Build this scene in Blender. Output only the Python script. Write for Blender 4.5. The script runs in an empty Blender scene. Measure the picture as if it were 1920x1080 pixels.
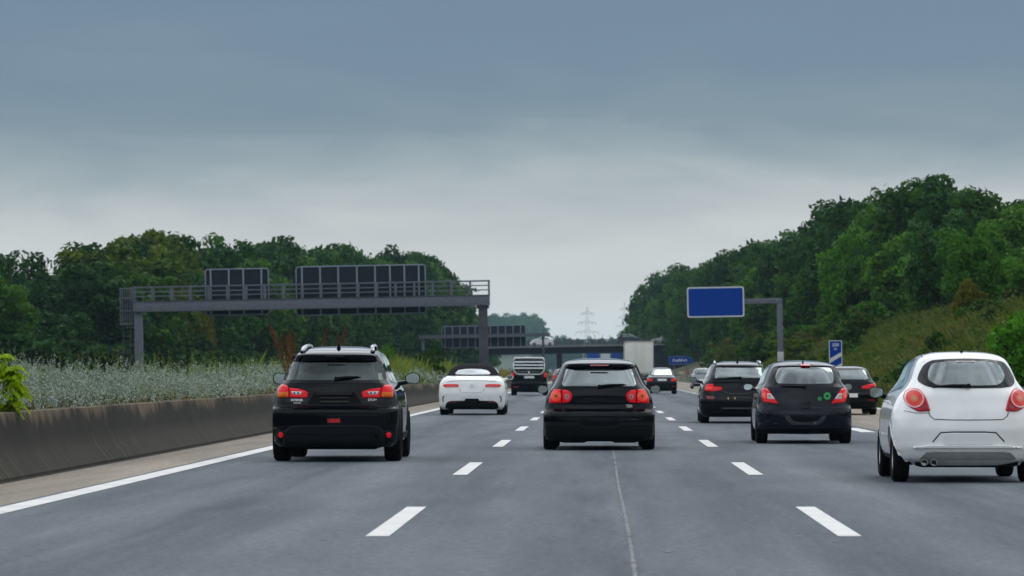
import bpy, bmesh, math, random
import numpy as np
from mathutils import Vector, Matrix
from mathutils.geometry import delaunay_2d_cdt

R = math.radians
random.seed(7)
rng = np.random.default_rng(7)
scene = bpy.context.scene
COL = scene.collection

# ------------------------------------------------------------------ camera
F_PX, VX, VY, CAM_H = 7500.0, 1122.0, 697.0, 1.22      # focal length and vanishing point measured in the photo
ROLL = R(-1.1)                                           # the road has a crossfall: level things lean by this much
cam_d = bpy.data.cameras.new("camera")
cam_d.sensor_fit = 'HORIZONTAL'
cam_d.sensor_width = 36.0
cam_d.lens = F_PX / 1920.0 * 36.0
cam_d.shift_x = -(VX - 960.0) / 1920.0
cam_d.shift_y = (VY - 540.0) / 1920.0
cam_d.clip_start = 0.5
cam_d.clip_end = 12000.0
cam_d.dof.use_dof = True
cam_d.dof.focus_distance = 58.0
cam_d.dof.aperture_fstop = 6.0
cam = bpy.data.objects.new("camera", cam_d)
cam.location = (0, 0, CAM_H)
cam.rotation_euler = (R(90), 0, 0)
COL.objects.link(cam)
scene.camera = cam

# ------------------------------------------------------------------ world and sun
SUN_EL, SUN_AZ = R(56), R(25)        # azimuth from +Y towards +X
world = bpy.data.worlds.new("World")
scene.world = world
world.use_nodes = True
wn, wl = world.node_tree.nodes, world.node_tree.links
wn.clear()
w_out = wn.new('ShaderNodeOutputWorld')
w_bg = wn.new('ShaderNodeBackground')
w_bg.inputs['Strength'].default_value = 0.1
sky = wn.new('ShaderNodeTexSky')
sky.sky_type = 'NISHITA'
sky.sun_disc = False
sky.sun_elevation = SUN_EL
sky.sun_rotation = SUN_AZ
tc = wn.new('ShaderNodeTexCoord')
mp = wn.new('ShaderNodeMapping')
mp.inputs['Scale'].default_value = (8.0, 8.0, 33.0)
mp.inputs['Location'].default_value = (3.1, 1.7, 0.35)
wl.new(tc.outputs['Generated'], mp.inputs['Vector'])
nz = wn.new('ShaderNodeTexNoise')
nz.inputs['Scale'].default_value = 1.0
nz.inputs['Detail'].default_value = 7.0
nz.inputs['Roughness'].default_value = 0.54
nz.inputs['Distortion'].default_value = 0.35
wl.new(mp.outputs['Vector'], nz.inputs['Vector'])
sep = wn.new('ShaderNodeSeparateXYZ')
wl.new(tc.outputs['Generated'], sep.inputs[0])
ma = wn.new('ShaderNodeMath'); ma.operation = 'SUBTRACT'; ma.inputs[1].default_value = 0.5
wl.new(nz.outputs['Fac'], ma.inputs[0])
mb = wn.new('ShaderNodeMath'); mb.operation = 'MULTIPLY_ADD'; mb.inputs[1].default_value = 0.060
wl.new(ma.outputs[0], mb.inputs[0]); wl.new(sep.outputs['Z'], mb.inputs[2])
mc = wn.new('ShaderNodeMath'); mc.operation = 'POWER'; mc.inputs[1].default_value = 0.5; mc.use_clamp = True
md = wn.new('ShaderNodeMath'); md.operation = 'MAXIMUM'; md.inputs[1].default_value = 0.0
wl.new(mb.outputs[0], md.inputs[0]); wl.new(md.outputs[0], mc.inputs[0])
cr = wn.new('ShaderNodeValToRGB')
wl.new(mc.outputs[0], cr.inputs['Fac'])
SKY_STOPS = [(0.000, (.72, .765, .77)), (0.018, (.67, .715, .725)), (0.034, (.58, .61, .62)), (0.050, (.33, .40, .445)),
             (0.064, (.20, .275, .34)), (0.080, (.155, .23, .315)), (0.094, (.145, .215, .315)), (0.132, (.16, .23, .33)),
             (0.175, (1.14, 1.2, 1.29)), (0.30, (1.36, 1.43, 1.52)), (0.6, (1.15, 1.22, 1.31)), (1.0, (1.15, 1.22, 1.31))]
el = cr.color_ramp.elements
el[0].position, el[0].color = 0.0, (*SKY_STOPS[0][1], 1)
el[1].position, el[1].color = 1.0, (*SKY_STOPS[-1][1], 1)
for s_, c_ in SKY_STOPS[1:-1]:
    e_ = el.new(math.sqrt(s_)); e_.color = (*c_, 1)
sc10 = wn.new('ShaderNodeVectorMath'); sc10.operation = 'SCALE'; sc10.inputs['Scale'].default_value = 10.0
# broad light and dark clouds higher up (they show in paint and glass)
mp2 = wn.new('ShaderNodeMapping'); mp2.inputs['Scale'].default_value = (1.3, 1.3, 3.2); mp2.inputs['Location'].default_value = (4.0, 2.0, 1.0)
wl.new(tc.outputs['Generated'], mp2.inputs['Vector'])
nz2 = wn.new('ShaderNodeTexNoise'); nz2.inputs['Scale'].default_value = 2.2; nz2.inputs['Detail'].default_value = 5.0
wl.new(mp2.outputs['Vector'], nz2.inputs['Vector'])
mr2 = wn.new('ShaderNodeMapRange'); mr2.clamp = True
for k_, v_ in (('From Min', .36), ('From Max', .64), ('To Min', .55), ('To Max', 1.4)):
    mr2.inputs[k_].default_value = v_
wl.new(nz2.outputs['Fac'], mr2.inputs['Value'])
hi_ = wn.new('ShaderNodeMapRange'); hi_.clamp = True
hi_.inputs['From Min'].default_value = .10; hi_.inputs['From Max'].default_value = .25
wl.new(sep.outputs['Z'], hi_.inputs['Value'])
lm = wn.new('ShaderNodeMix'); lm.data_type = 'FLOAT'; lm.inputs['A'].default_value = 1.0
wl.new(hi_.outputs['Result'], lm.inputs['Factor']); wl.new(mr2.outputs['Result'], lm.inputs['B'])
sc1 = wn.new('ShaderNodeVectorMath'); sc1.operation = 'SCALE'
wl.new(cr.outputs['Color'], sc1.inputs[0]); wl.new(lm.outputs['Result'], sc1.inputs['Scale'])
wl.new(sc1.outputs[0], sc10.inputs[0])
mix = wn.new('ShaderNodeMixRGB'); mix.inputs['Fac'].default_value = 0.93
# unseen sky behind the camera dimmed, added so car rears reflect less
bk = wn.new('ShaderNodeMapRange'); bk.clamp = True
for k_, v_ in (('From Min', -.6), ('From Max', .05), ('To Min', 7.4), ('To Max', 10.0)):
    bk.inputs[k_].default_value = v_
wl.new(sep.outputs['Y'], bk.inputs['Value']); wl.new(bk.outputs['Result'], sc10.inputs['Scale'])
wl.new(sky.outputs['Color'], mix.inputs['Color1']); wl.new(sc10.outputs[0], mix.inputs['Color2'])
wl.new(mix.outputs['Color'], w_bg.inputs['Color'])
wl.new(w_bg.outputs[0], w_out.inputs['Surface'])

sun_d = bpy.data.lights.new("sun", 'SUN')
sun_d.energy = 0.6
sun_d.angle = R(40)
sun_d.color = (1.0, 0.96, 0.9)
sun = bpy.data.objects.new("sun", sun_d)
_d = Vector((math.sin(SUN_AZ) * math.cos(SUN_EL), math.cos(SUN_AZ) * math.cos(SUN_EL), math.sin(SUN_EL)))
sun.rotation_euler = _d.to_track_quat('Z', 'Y').to_euler()
sun.location = (0, 0, 60)
COL.objects.link(sun)

scene.view_settings.view_transform = 'Standard'
scene.view_settings.look = 'None'
scene.view_settings.exposure = 0.0
scene.view_settings.gamma = 1.0
scene.render.engine = 'CYCLES'
scene.cycles.use_denoising = True
scene.cycles.max_bounces = 8
scene.cycles.transparent_max_bounces = 16
scene.cycles.volume_bounces = 1
scene.cycles.caustics_reflective = False
scene.cycles.caustics_refractive = False

# ------------------------------------------------------------------ materials
MATS = {}

def ramp(nt, fac, stops):
    n = nt.nodes.new('ShaderNodeValToRGB')
    e = n.color_ramp.elements
    e[0].position, e[0].color = stops[0][0], (*stops[0][1], 1)
    e[1].position, e[1].color = stops[-1][0], (*stops[-1][1], 1)
    for p_, c_ in stops[1:-1]:
        k = e.new(p_); k.color = (*c_, 1)
    nt.links.new(fac, n.inputs['Fac'])
    return n.outputs['Color']

def noise(nt, scale, detail=4, rough=.55, vec=None, dist=0.0, coord='Object', mscale=None):
    n = nt.nodes.new('ShaderNodeTexNoise')
    n.inputs['Scale'].default_value = scale
    n.inputs['Detail'].default_value = detail
    n.inputs['Roughness'].default_value = rough
    n.inputs['Distortion'].default_value = dist
    if vec is None:
        t = nt.nodes.new('ShaderNodeTexCoord'); vec = t.outputs[coord]
    if mscale is not None:
        m = nt.nodes.new('ShaderNodeMapping'); m.inputs['Scale'].default_value = mscale
        nt.links.new(vec, m.inputs['Vector']); vec = m.outputs['Vector']
    nt.links.new(vec, n.inputs['Vector'])
    return n.outputs['Fac']

def mixc(nt, fac, a, b, mode='MIX'):
    n = nt.nodes.new('ShaderNodeMixRGB'); n.blend_type = mode
    for k, v in (('Fac', fac), ('Color1', a), ('Color2', b)):
        if hasattr(v, 'is_linked') or hasattr(v, 'links'):
            nt.links.new(v, n.inputs[k])
        elif k == 'Fac':
            n.inputs[k].default_value = v
        else:
            n.inputs[k].default_value = (*v, 1)
    return n.outputs['Color']

def mth(nt, op, a, b=None, c=None, clamp=False):
    n = nt.nodes.new('ShaderNodeMath'); n.operation = op; n.use_clamp = clamp
    for i, v in enumerate((a, b, c)):
        if v is None:
            continue
        if hasattr(v, 'links'):
            nt.links.new(v, n.inputs[i])
        else:
            n.inputs[i].default_value = v
    return n.outputs[0]

def newmat(name):
    m = bpy.data.materials.new(name); m.use_nodes = True
    nt = m.node_tree
    return m, nt, nt.nodes['Principled BSDF']

def simple(name, col, rough=.5, metal=0.0, coat=0.0, var=0.15, vscale=6.0, spec=.5, emit=None):
    """A Principled material whose colour and gloss wander a little with a noise."""
    if name in MATS:
        return MATS[name]
    m, nt, b = newmat(name)
    f = noise(nt, vscale, 5, .6)
    lo = tuple(max(0, c * (1 - var)) for c in col); hi = tuple(min(1, c * (1 + var)) for c in col)
    nt.links.new(ramp(nt, f, [(.3, lo), (.7, hi)]), b.inputs['Base Color'])
    b.inputs['Metallic'].default_value = metal
    b.inputs['Specular IOR Level'].default_value = spec
    rr = mth(nt, 'MULTIPLY_ADD', f, .15 * (1 if rough > .2 else .35), rough - .07 * (1 if rough > .2 else .35))
    nt.links.new(rr, b.inputs['Roughness'])
    b.inputs['Coat Weight'].default_value = coat
    b.inputs['Coat Roughness'].default_value = .04
    if emit:
        b.inputs['Emission Color'].default_value = (*emit[0], 1)
        b.inputs['Emission Strength'].default_value = emit[1]
    MATS[name] = m
    return m

def paint(name, col, rough=.28, ior=1.5, spec=.5):
    m = simple(name, col, rough, 0.0, 1.0, .06, 3.0, spec=spec)
    m.node_tree.nodes['Principled BSDF'].inputs['Coat IOR'].default_value = ior
    return m

def glass(name, tint=(.75, .8, .8), refl=1.0):
    if name in MATS:
        return MATS[name]
    m, nt, b = newmat(name)
    nt.nodes.remove(b)
    out = nt.nodes['Material Output']
    tr = nt.nodes.new('ShaderNodeBsdfTransparent'); tr.inputs['Color'].default_value = (*tint, 1)
    gl = nt.nodes.new('ShaderNodeBsdfGlossy'); gl.inputs['Roughness'].default_value = .02
    f = noise(nt, 2.0, 2)
    nt.links.new(ramp(nt, f, [(.3, (.84, .97, .98)), (.7, (.92, 1, 1))]), gl.inputs['Color'])
    fr = nt.nodes.new('ShaderNodeFresnel'); fr.inputs['IOR'].default_value = 1.55
    mx = nt.nodes.new('ShaderNodeMixShader')
    k = mth(nt, 'MULTIPLY', fr.outputs[0], 1.7 * refl, clamp=True)
    nt.links.new(k, mx.inputs['Fac'])
    nt.links.new(tr.outputs[0], mx.inputs[1]); nt.links.new(gl.outputs[0], mx.inputs[2])
    nt.links.new(mx.outputs[0], out.inputs['Surface'])
    MATS[name] = m
    return m

def leafmat(name, dark, light, alt=None, altamt=.2, hue=.0, trans=.3, rough=.6, treevar=.5):
    """Foliage: each leaf its own green, each plant its own tone, a few leaves of another colour."""
    if name in MATS:
        return MATS[name]
    m, nt, b = newmat(name)
    g = nt.nodes.new('ShaderNodeNewGeometry')
    oi = nt.nodes.new('ShaderNodeObjectInfo')
    n1 = noise(nt, .55, 3, .5)
    fac = mth(nt, 'MULTIPLY_ADD', g.outputs['Random Per Island'], .55, mth(nt, 'MULTIPLY_ADD', n1, 1.1, -.30))
    fac = mth(nt, 'ADD', fac, mth(nt, 'MULTIPLY_ADD', oi.outputs['Random'], treevar, -treevar * .5), clamp=True)
    col = ramp(nt, fac, [(0.0, dark), (1.0, light)])
    if alt:
        n2 = noise(nt, .35, 2, .5)
        k = mth(nt, 'MULTIPLY', ramp_val(nt, n2, .53, .66), altamt)
        col = mixc(nt, k, col, alt)
    b.inputs['Roughness'].default_value = rough
    b.inputs['Specular IOR Level'].default_value = .1
    nt.links.new(col, b.inputs['Base Color'])
    tl = nt.nodes.new('ShaderNodeBsdfTranslucent')
    nt.links.new(mixc(nt, 1.0, col, (1.3, 1.25, .5), 'MULTIPLY'), tl.inputs['Color'])
    mx = nt.nodes.new('ShaderNodeMixShader'); mx.inputs['Fac'].default_value = trans
    out = nt.nodes['Material Output']
    nt.links.new(b.outputs[0], mx.inputs[1]); nt.links.new(tl.outputs[0], mx.inputs[2])
    nt.links.new(mx.outputs[0], out.inputs['Surface'])
    MATS[name] = m
    return m

def ramp_val(nt, fac, lo, hi):
    n = nt.nodes.new('ShaderNodeMapRange'); n.clamp = True
    n.inputs['From Min'].default_value = lo; n.inputs['From Max'].default_value = hi
    nt.links.new(fac, n.inputs['Value'])
    return n.outputs['Result']

def bump(nt, b, h, strength=.3, dist=.01):
    n = nt.nodes.new('ShaderNodeBump')
    n.inputs['Strength'].default_value = strength; n.inputs['Distance'].default_value = dist
    nt.links.new(h, n.inputs['Height']); nt.links.new(n.outputs[0], b.inputs['Normal'])

def gcoord(nt):
    g = nt.nodes.new('ShaderNodeNewGeometry'); return g.outputs['Position']

# asphalt: aggregate speckle, wheel tracks and long stains along the road
def asphalt(name, base, tracks=True):
    m, nt, b = newmat(name)
    p = gcoord(nt)
    fine = noise(nt, 55, 3, .7, p)
    mid = noise(nt, 1.0, 5, .6, p, mscale=(1.6, .22, 1))
    big = noise(nt, 1.0, 4, .55, p, mscale=(.9, .035, 1), dist=.3)
    lo = tuple(c * .72 for c in base)
    col = ramp(nt, fine, [(.3, lo), (.5, base), (.72, tuple(c * 1.4 for c in base))])
    grit = noise(nt, 13, 4, .75, p, mscale=(1, .45, 1))
    col = mixc(nt, .8, col, ramp(nt, grit, [(.33, (.72, .72, .72)), (.5, (1, 1, 1)), (.68, (1.32, 1.31, 1.29))]), 'MULTIPLY')
    col = mixc(nt, .55, col, ramp(nt, mid, [(.3, (.70, .70, .73)), (.7, (1.28, 1.27, 1.24))]), 'MULTIPLY')
    col = mixc(nt, .9, col, ramp(nt, big, [(.32, (.70, .71, .73)), (.68, (1.27, 1.26, 1.23))]), 'MULTIPLY')
    if tracks:
        s = nt.nodes.new('ShaderNodeSeparateXYZ'); nt.links.new(p, s.inputs[0])
        # two wheel tracks per 3.5 m lane, polished a little darker
        t = mth(nt, 'MULTIPLY_ADD', s.outputs['X'], 2 * math.pi / 1.75, 2 * math.pi * (-.885 / 1.75) + math.pi)
        t = mth(nt, 'MULTIPLY_ADD', mth(nt, 'COSINE', t), .5, .5)
        col = mixc(nt, mth(nt, 'MULTIPLY', t, .6), col, (.78, .79, .82), 'MULTIPLY')
        # oil drips along each lane's middle, broken up by a noise
        o = mth(nt, 'MULTIPLY_ADD', s.outputs['X'], 2 * math.pi / 3.5, 2 * math.pi * (-.11 / 3.5))
        o = mth(nt, 'POWER', mth(nt, 'MULTIPLY_ADD', mth(nt, 'COSINE', o), .5, .5), 6.0)
        on = noise(nt, 1.0, 5, .65, p, mscale=(2.5, .12, 1))
        col = mixc(nt, mth(nt, 'MULTIPLY', o, ramp_val(nt, on, .42, .66)), col, (.70, .71, .73), 'MULTIPLY')
        # a few darker and paler repair patches with straight sides
        br_ = nt.nodes.new('ShaderNodeTexBrick'); br_.inputs['Scale'].default_value = 1.0
        br_.inputs['Brick Width'].default_value = 3.5; br_.inputs['Row Height'].default_value = 46.0; br_.inputs['Mortar Size'].default_value = 0.0; br_.offset = .0
        br_.inputs['Color1'].default_value = (.92, .92, .925, 1); br_.inputs['Color2'].default_value = (1.07, 1.07, 1.065, 1)
        mpb = nt.nodes.new('ShaderNodeMapping'); mpb.inputs['Location'].default_value = (1.64, 11.0, 0)
        nt.links.new(p, mpb.inputs['Vector']); nt.links.new(mpb.outputs[0], br_.inputs['Vector'])
        col = mixc(nt, 1.0, col, br_.outputs['Color'], 'MULTIPLY')
    nt.links.new(col, b.inputs['Base Color'])
    b.inputs['Specular IOR Level'].default_value = .08
    nt.links.new(mth(nt, 'MULTIPLY_ADD', mid, .15, .70), b.inputs['Roughness'])
    bump(nt, b, fine, .35, .006)
    MATS[name] = m
    return m

def concrete(name, base, streaks=False, rough=.85):
    m, nt, b = newmat(name)
    p = gcoord(nt)
    n1 = noise(nt, 1.2, 6, .65, p)
    n2 = noise(nt, 30, 3, .7, p)
    col = ramp(nt, n1, [(.3, tuple(c * .72 for c in base)), (.7, tuple(c * 1.25 for c in base))])
    col = mixc(nt, .6, col, ramp(nt, n2, [(.3, (.75, .75, .75)), (.7, (1.25, 1.25, 1.25))]), 'MULTIPLY')
    if streaks:
        s = nt.nodes.new('ShaderNodeSeparateXYZ'); nt.links.new(p, s.inputs[0])
        st = noise(nt, 1.0, 5, .6, p, mscale=(.5, 1.9, .12))
        st2 = noise(nt, 1.0, 4, .65, p, mscale=(.5, 5.5, .35))
        # run-off: the dark crust starts just below the coping and hangs down in tongues
        h = mth(nt, 'SUBTRACT', .74, s.outputs['Z'])
        pat = noise(nt, 1.0, 3, .5, p, mscale=(.3, .16, .1))
        k = mth(nt, 'MULTIPLY_ADD', st, .55, mth(nt, 'MULTIPLY_ADD', st2, .28, -.36))
        k = mth(nt, 'MULTIPLY_ADD', pat, .75, mth(nt, 'SUBTRACT', k, .39))
        k = mth(nt, 'SUBTRACT', h, k)
        dk = ramp_val(nt, k, -.05, .10)
        col = mixc(nt, dk, col, ramp(nt, n1, [(.3, (.008, .0072, .0045)), (.7, (.019, .0168, .011))]))
        lowk = ramp_val(nt, mth(nt, 'SUBTRACT', .34, s.outputs['Z']), -.1, .12)
        col = mixc(nt, mth(nt, 'MULTIPLY', lowk, .75), col, ramp(nt, st2, [(.35, (.026, .0235, .015)), (.58, (.043, .039, .026)), (.72, (.12, .105, .072))]))
    nt.links.new(col, b.inputs['Base Color'])
    b.inputs['Roughness'].default_value = rough
    b.inputs['Specular IOR Level'].default_value = .2
    bump(nt, b, n2, .3, .008)
    MATS[name] = m
    return m

ASPHALT = asphalt('asphalt', (.136, .152, .170))
CONC_SH = asphalt('pale_concrete_paving', (.275, .24, .20), tracks=False)
WALLM = concrete('stained_concrete', (.120, .092, .056), streaks=True)
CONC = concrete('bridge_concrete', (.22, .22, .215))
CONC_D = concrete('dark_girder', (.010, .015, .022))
LINE = simple('road_paint', (.72, .72, .71), .6, var=.12, vscale=9)
STEEL = simple('galvanised_steel', (.125, .14, .17), .6, .1, var=.2, spec=.3)
STEEL_D = simple('weathered_steel', (.07, .075, .085), .6, .1, var=.35, vscale=1.5, spec=.3)
PANELB = simple('sign_back', (.014, .020, .032), .6, .1, spec=.2)
PANELR = simple('sign_rib', (.22, .27, .33), .5, .3)
SIGNBLUE = simple('sign_blue', (.001, .045, .30), .5, var=.04, spec=.1)
SIGNWHITE = simple('sign_white', (.62, .64, .66), .4, var=.05)
BLACKP = paint('black_car_paint', (.0025, .0035, .006), .25, 1.30, .0)
NAVYP = paint('anthracite_car_paint', (.006, .009, .016), .25, 1.32, .0)
WHITEP = paint('white_car_paint', (.86, .87, .85), .3)
REDP = paint('red_car_paint', (.30, .012, .02), .3)
SILVERP = paint('silver_car_paint', (.28, .30, .32), .3)
PLASTIC = simple('black_plastic', (.005, .006, .007), .55, spec=.12)
PLASTIC_G = simple('grey_plastic', (.011, .013, .016), .5, spec=.12)
FRIT = simple('black_glass_border', (.004, .005, .007), .08, spec=.25)
RUBBER = simple('tyre_rubber', (.007, .007, .008), .85, var=.3, spec=.1)
ALLOY = simple('alloy', (.45, .46, .48), .3, .85)
CHROME = simple('chrome', (.6, .6, .6), .15, 1.0, var=.05)
GAP = simple('panel_gap_shadow', (.004, .004, .005), .9)
CLOTH = simple('seat_cloth', (.022, .024, .028), .9, var=.3, vscale=20)
CLOTH_G = simple('grey_seat_cloth', (.055, .06, .072), .9, var=.3, vscale=20)
SOFTTOP = simple('soft_top_fabric', (.007, .007, .009), .9, var=.25, vscale=40, spec=.1)
LAMP_R = simple('red_lens', (.58, .002, .010), .15, coat=.35, spec=.15, var=.15, vscale=14, emit=((.9, .01, .02), .16))
LAMP_D = simple('dark_red_lens', (.20, .003, .010), .15, coat=.8, var=.15, vscale=14)
LAMP_O = simple('amber_lens', (.72, .15, .006), .15, coat=.35, spec=.15, var=.2, vscale=14)
LAMP_W = simple('clear_lens', (.62, .60, .60), .12, coat=.8, var=.2, vscale=20)
LAMP_G = simple('glowing_lens', (.72, .030, .010), .15, coat=.6, var=.2, vscale=20, emit=((1, .07, .015), .18))
PLATE_W = simple('plate_white', (.80, .81, .80), .4, var=.03)
HEADLINER = simple('headliner_cloth', (.50, .52, .52), .9, var=.08)
HEADLINER_D = simple('dark_headliner_cloth', (.16, .17, .18), .9, var=.08)
PLATE_B = simple('plate_blue', (.02, .06, .35), .4)
GREENST = simple('green_sticker', (.012, .38, .07), .4)
MIRROR = simple('mirror_glass', (.42, .50, .52), .05, 1.0, var=.02)
GL_CLEAR = glass('clear_glass', (.90, .97, .96), .8)
GL_REAR = glass('rear_glass', (.88, .97, .95), 2.7)
WHITEMETAL = simple('pale_aluminium', (.78, .83, .83), .4)
GL_DARK = glass('tinted_glass', (.34, .42, .50), .85)
GL_MID = glass('light_tinted_glass', (.88, .95, .94), 1.0)

# ------------------------------------------------------------------ object helpers
def link(o, parent=None):
    COL.objects.link(o)
    if parent is not None:
        o.parent = parent
    return o

def tag(o, label=None, cat=None, group=None, kind=None):
    if label: o['label'] = label
    if cat: o['category'] = cat
    if group: o['group'] = group
    if kind: o['kind'] = kind
    return o

def empty(name, loc, label=None, cat=None, group=None, rot=(0, 0, 0)):
    o = bpy.data.objects.new(name, None)
    o.empty_display_size = .3
    o.location = loc; o.rotation_euler = rot
    link(o)
    return tag(o, label, cat, group)

def obj(name, verts, faces, mat, parent=None, smooth=True, angle=None):
    me = bpy.data.meshes.new(name)
    me.from_pydata([tuple(v) for v in verts], [], [tuple(f) for f in faces])
    mats = mat if isinstance(mat, (list, tuple)) else [mat]
    for m in mats:
        me.materials.append(m)
    if smooth:
        me.polygons.foreach_set('use_smooth', [True] * len(me.polygons))
        if angle:
            try:
                me.set_sharp_from_angle(angle=R(angle))
            except Exception:
                pass
    me.update()
    return link(bpy.data.objects.new(name, me), parent)

def bmobj(name, bm, mat, parent=None, smooth=False, angle=35):
    me = bpy.data.meshes.new(name)
    bmesh.ops.recalc_face_normals(bm, faces=bm.faces)
    bm.to_mesh(me); bm.free()
    me.materials.append(mat)
    if smooth:
        me.polygons.foreach_set('use_smooth', [True] * len(me.polygons))
        try:
            me.set_sharp_from_angle(angle=R(angle))
        except Exception:
            pass
    return link(bpy.data.objects.new(name, me), parent)

def quadcloud(name, V, mat, parent=None, nv=4):
    """V: (N, nv, 3) leaf faces -> one mesh, built fast."""
    n = len(V)
    me = bpy.data.meshes.new(name)
    me.vertices.add(n * nv); me.loops.add(n * nv); me.polygons.add(n)
    me.vertices.foreach_set('co', np.ascontiguousarray(V, dtype=np.float32).reshape(-1))
    me.loops.foreach_set('vertex_index', np.arange(n * nv, dtype=np.int32))
    me.polygons.foreach_set('loop_start', np.arange(0, n * nv, nv, dtype=np.int32))
    try:
        me.polygons.foreach_set('loop_total', np.full(n, nv, dtype=np.int32))
    except Exception:
        pass
    me.materials.append(mat)
    me.update(calc_edges=True)
    return link(bpy.data.objects.new(name, me), parent)

def box(bm, c, s, bev=0.0, rot=None, seg=2):
    r = bmesh.ops.create_cube(bm, size=1.0)
    vs = r['verts']
    M = Matrix.Translation(c) @ (rot.to_4x4() if rot else Matrix.Identity(4)) @ Matrix.Diagonal((*s, 1))
    bmesh.ops.transform(bm, matrix=M, verts=vs)
    if bev > 0:
        es = list({e for v in vs for e in v.link_edges})
        bmesh.ops.bevel(bm, geom=es, offset=bev, segments=seg, affect='EDGES', profile=.6)

def tube(bm, pts, rad, n=10, cap=True):
    """Swept tube through pts; rad a number or a list."""
    pts = [Vector(p) for p in pts]
    rads = rad if isinstance(rad, (list, tuple)) else [rad] * len(pts)
    rings = []
    up = None
    for i, p in enumerate(pts):
        d = (pts[min(i + 1, len(pts) - 1)] - pts[max(i - 1, 0)]).normalized()
        if up is None:
            up = Vector((0, 0, 1)) if abs(d.z) < .9 else Vector((1, 0, 0))
        a = d.cross(up).normalized(); b = a.cross(d).normalized(); up = b
        rings.append([bm.verts.new(p + (a * math.cos(2 * math.pi * k / n) + b * math.sin(2 * math.pi * k / n)) * rads[i]) for k in range(n)])
    for i in range(len(rings) - 1):
        for k in range(n):
            bm.faces.new((rings[i][k], rings[i][(k + 1) % n], rings[i + 1][(k + 1) % n], rings[i + 1][k]))
    if cap:
        bm.faces.new(rings[0][::-1]); bm.faces.new(rings[-1])

def sheet(name, x0, x1, y0, y1, z, mat, nx=1, ny=1, parent=None):
    xs = np.linspace(x0, x1, nx + 1); ys = np.linspace(y0, y1, ny + 1)
    V = [(x, y, z) for y in ys for x in xs]
    Fq = [(j * (nx + 1) + i, j * (nx + 1) + i + 1, (j + 1) * (nx + 1) + i + 1, (j + 1) * (nx + 1) + i) for j in range(ny) for i in range(nx)]
    return obj(name, V, Fq, mat, parent, smooth=False)

def at(px, py, Y):
    """A pixel of the photo and a distance along the road -> a point of the place."""
    return Vector(((px - VX) * Y / F_PX, Y, CAM_H - (py - VY) * Y / F_PX))

def level_root(name, Y, label, cat, group=None):
    """An Empty for a level structure: the road frame is tilted by its crossfall, so level things lean by ROLL about the sight line."""
    return empty(name, (0, Y, CAM_H), label, cat, group, rot=(0, ROLL, 0))

def lv(px, py, Y):
    """Pixel -> local (x, z) in a level_root frame at distance Y."""
    p = at(px, py, Y)
    x, z = p.x, p.z - CAM_H
    c, s = math.cos(-ROLL), math.sin(-ROLL)
    return (c * x + s * z, -s * x + c * z)

def pip(x, z, poly):
    if isinstance(x, float):                       # one point: plain arithmetic is far quicker
        ins = False
        x1, z1 = poly[-1]
        for x2, z2 in poly:
            if (z1 > z) != (z2 > z) and x < (x2 - x1) * (z - z1) / (z2 - z1) + x1:
                ins = not ins
            x1, z1 = x2, z2
        return ins
    x = np.asarray(x, float); z = np.asarray(z, float)
    ins = np.zeros(x.shape, bool)
    n = len(poly)
    for i in range(n):
        x1, z1 = poly[i]; x2, z2 = poly[(i + 1) % n]
        cond = ((z1 > z) != (z2 > z))
        xi = (x2 - x1) * (z - z1) / ((z2 - z1) or 1e-12) + x1
        ins ^= cond & (x < xi)
    return ins

def rounded(poly, r, n=5):
    """Round the corners of a polygon with radius r (a number or one per corner)."""
    out = []
    N = len(poly)
    for i in range(N):
        p0, p1, p2 = Vector(poly[i - 1]), Vector(poly[i]), Vector(poly[(i + 1) % N])
        rr = r[i] if isinstance(r, (list, tuple)) else r
        a, b = p0 - p1, p2 - p1
        k = min(rr, a.length * .45, b.length * .45)
        if k < 1e-4:
            out.append(tuple(p1)); continue
        s, e = p1 + a.normalized() * k, p1 + b.normalized() * k
        for j in range(n + 1):
            t = j / n
            q = s * (1 - t) ** 2 + p1 * 2 * t * (1 - t) + e * t * t
            out.append((q.x, q.y))
    return out

def circle(cx, cy, r, n=24, ry=None):
    ry = ry or r
    return [(cx + r * math.cos(2 * math.pi * k / n), cy + ry * math.sin(2 * math.pi * k / n)) for k in range(n)]

def offset_poly(poly, d):
    """Grow (d>0) or shrink a polygon about its edges, roughly."""
    N = len(poly)
    area = sum(poly[i][0] * poly[(i + 1) % N][1] - poly[(i + 1) % N][0] * poly[i][1] for i in range(N))
    s = 1 if area > 0 else -1
    out = []
    for i in range(N):
        p0, p1, p2 = Vector(poly[i - 1]), Vector(poly[i]), Vector(poly[(i + 1) % N])
        t = ((p1 - p0).normalized() + (p2 - p1).normalized())
        if t.length < 1e-6:
            out.append(tuple(p1)); continue
        t.normalize()
        out.append((p1.x + t.y * d * s, p1.y - t.x * d * s))
    return out

def mir(poly):
    return [(-a, b) for a, b in poly][::-1]
# ------------------------------------------------------------------ cars: stacked plan sections
def pchip(t, y, tt):
    h = np.diff(t); d = np.diff(y) / h
    m = np.zeros(len(y)); m[0], m[-1] = d[0], d[-1]
    for i in range(1, len(y) - 1):
        if d[i - 1] * d[i] > 0:
            m[i] = 2 * d[i - 1] * d[i] / (d[i - 1] + d[i])
    k = np.clip(np.searchsorted(t, tt) - 1, 0, len(t) - 2)
    s = (tt - t[k]) / h[k]
    return ((2 * s ** 3 - 3 * s ** 2 + 1) * y[k] + (s ** 3 - 2 * s ** 2 + s) * h[k] * m[k]
            + (-2 * s ** 3 + 3 * s ** 2) * y[k + 1] + (s ** 3 - s ** 2) * h[k] * m[k + 1])

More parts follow.
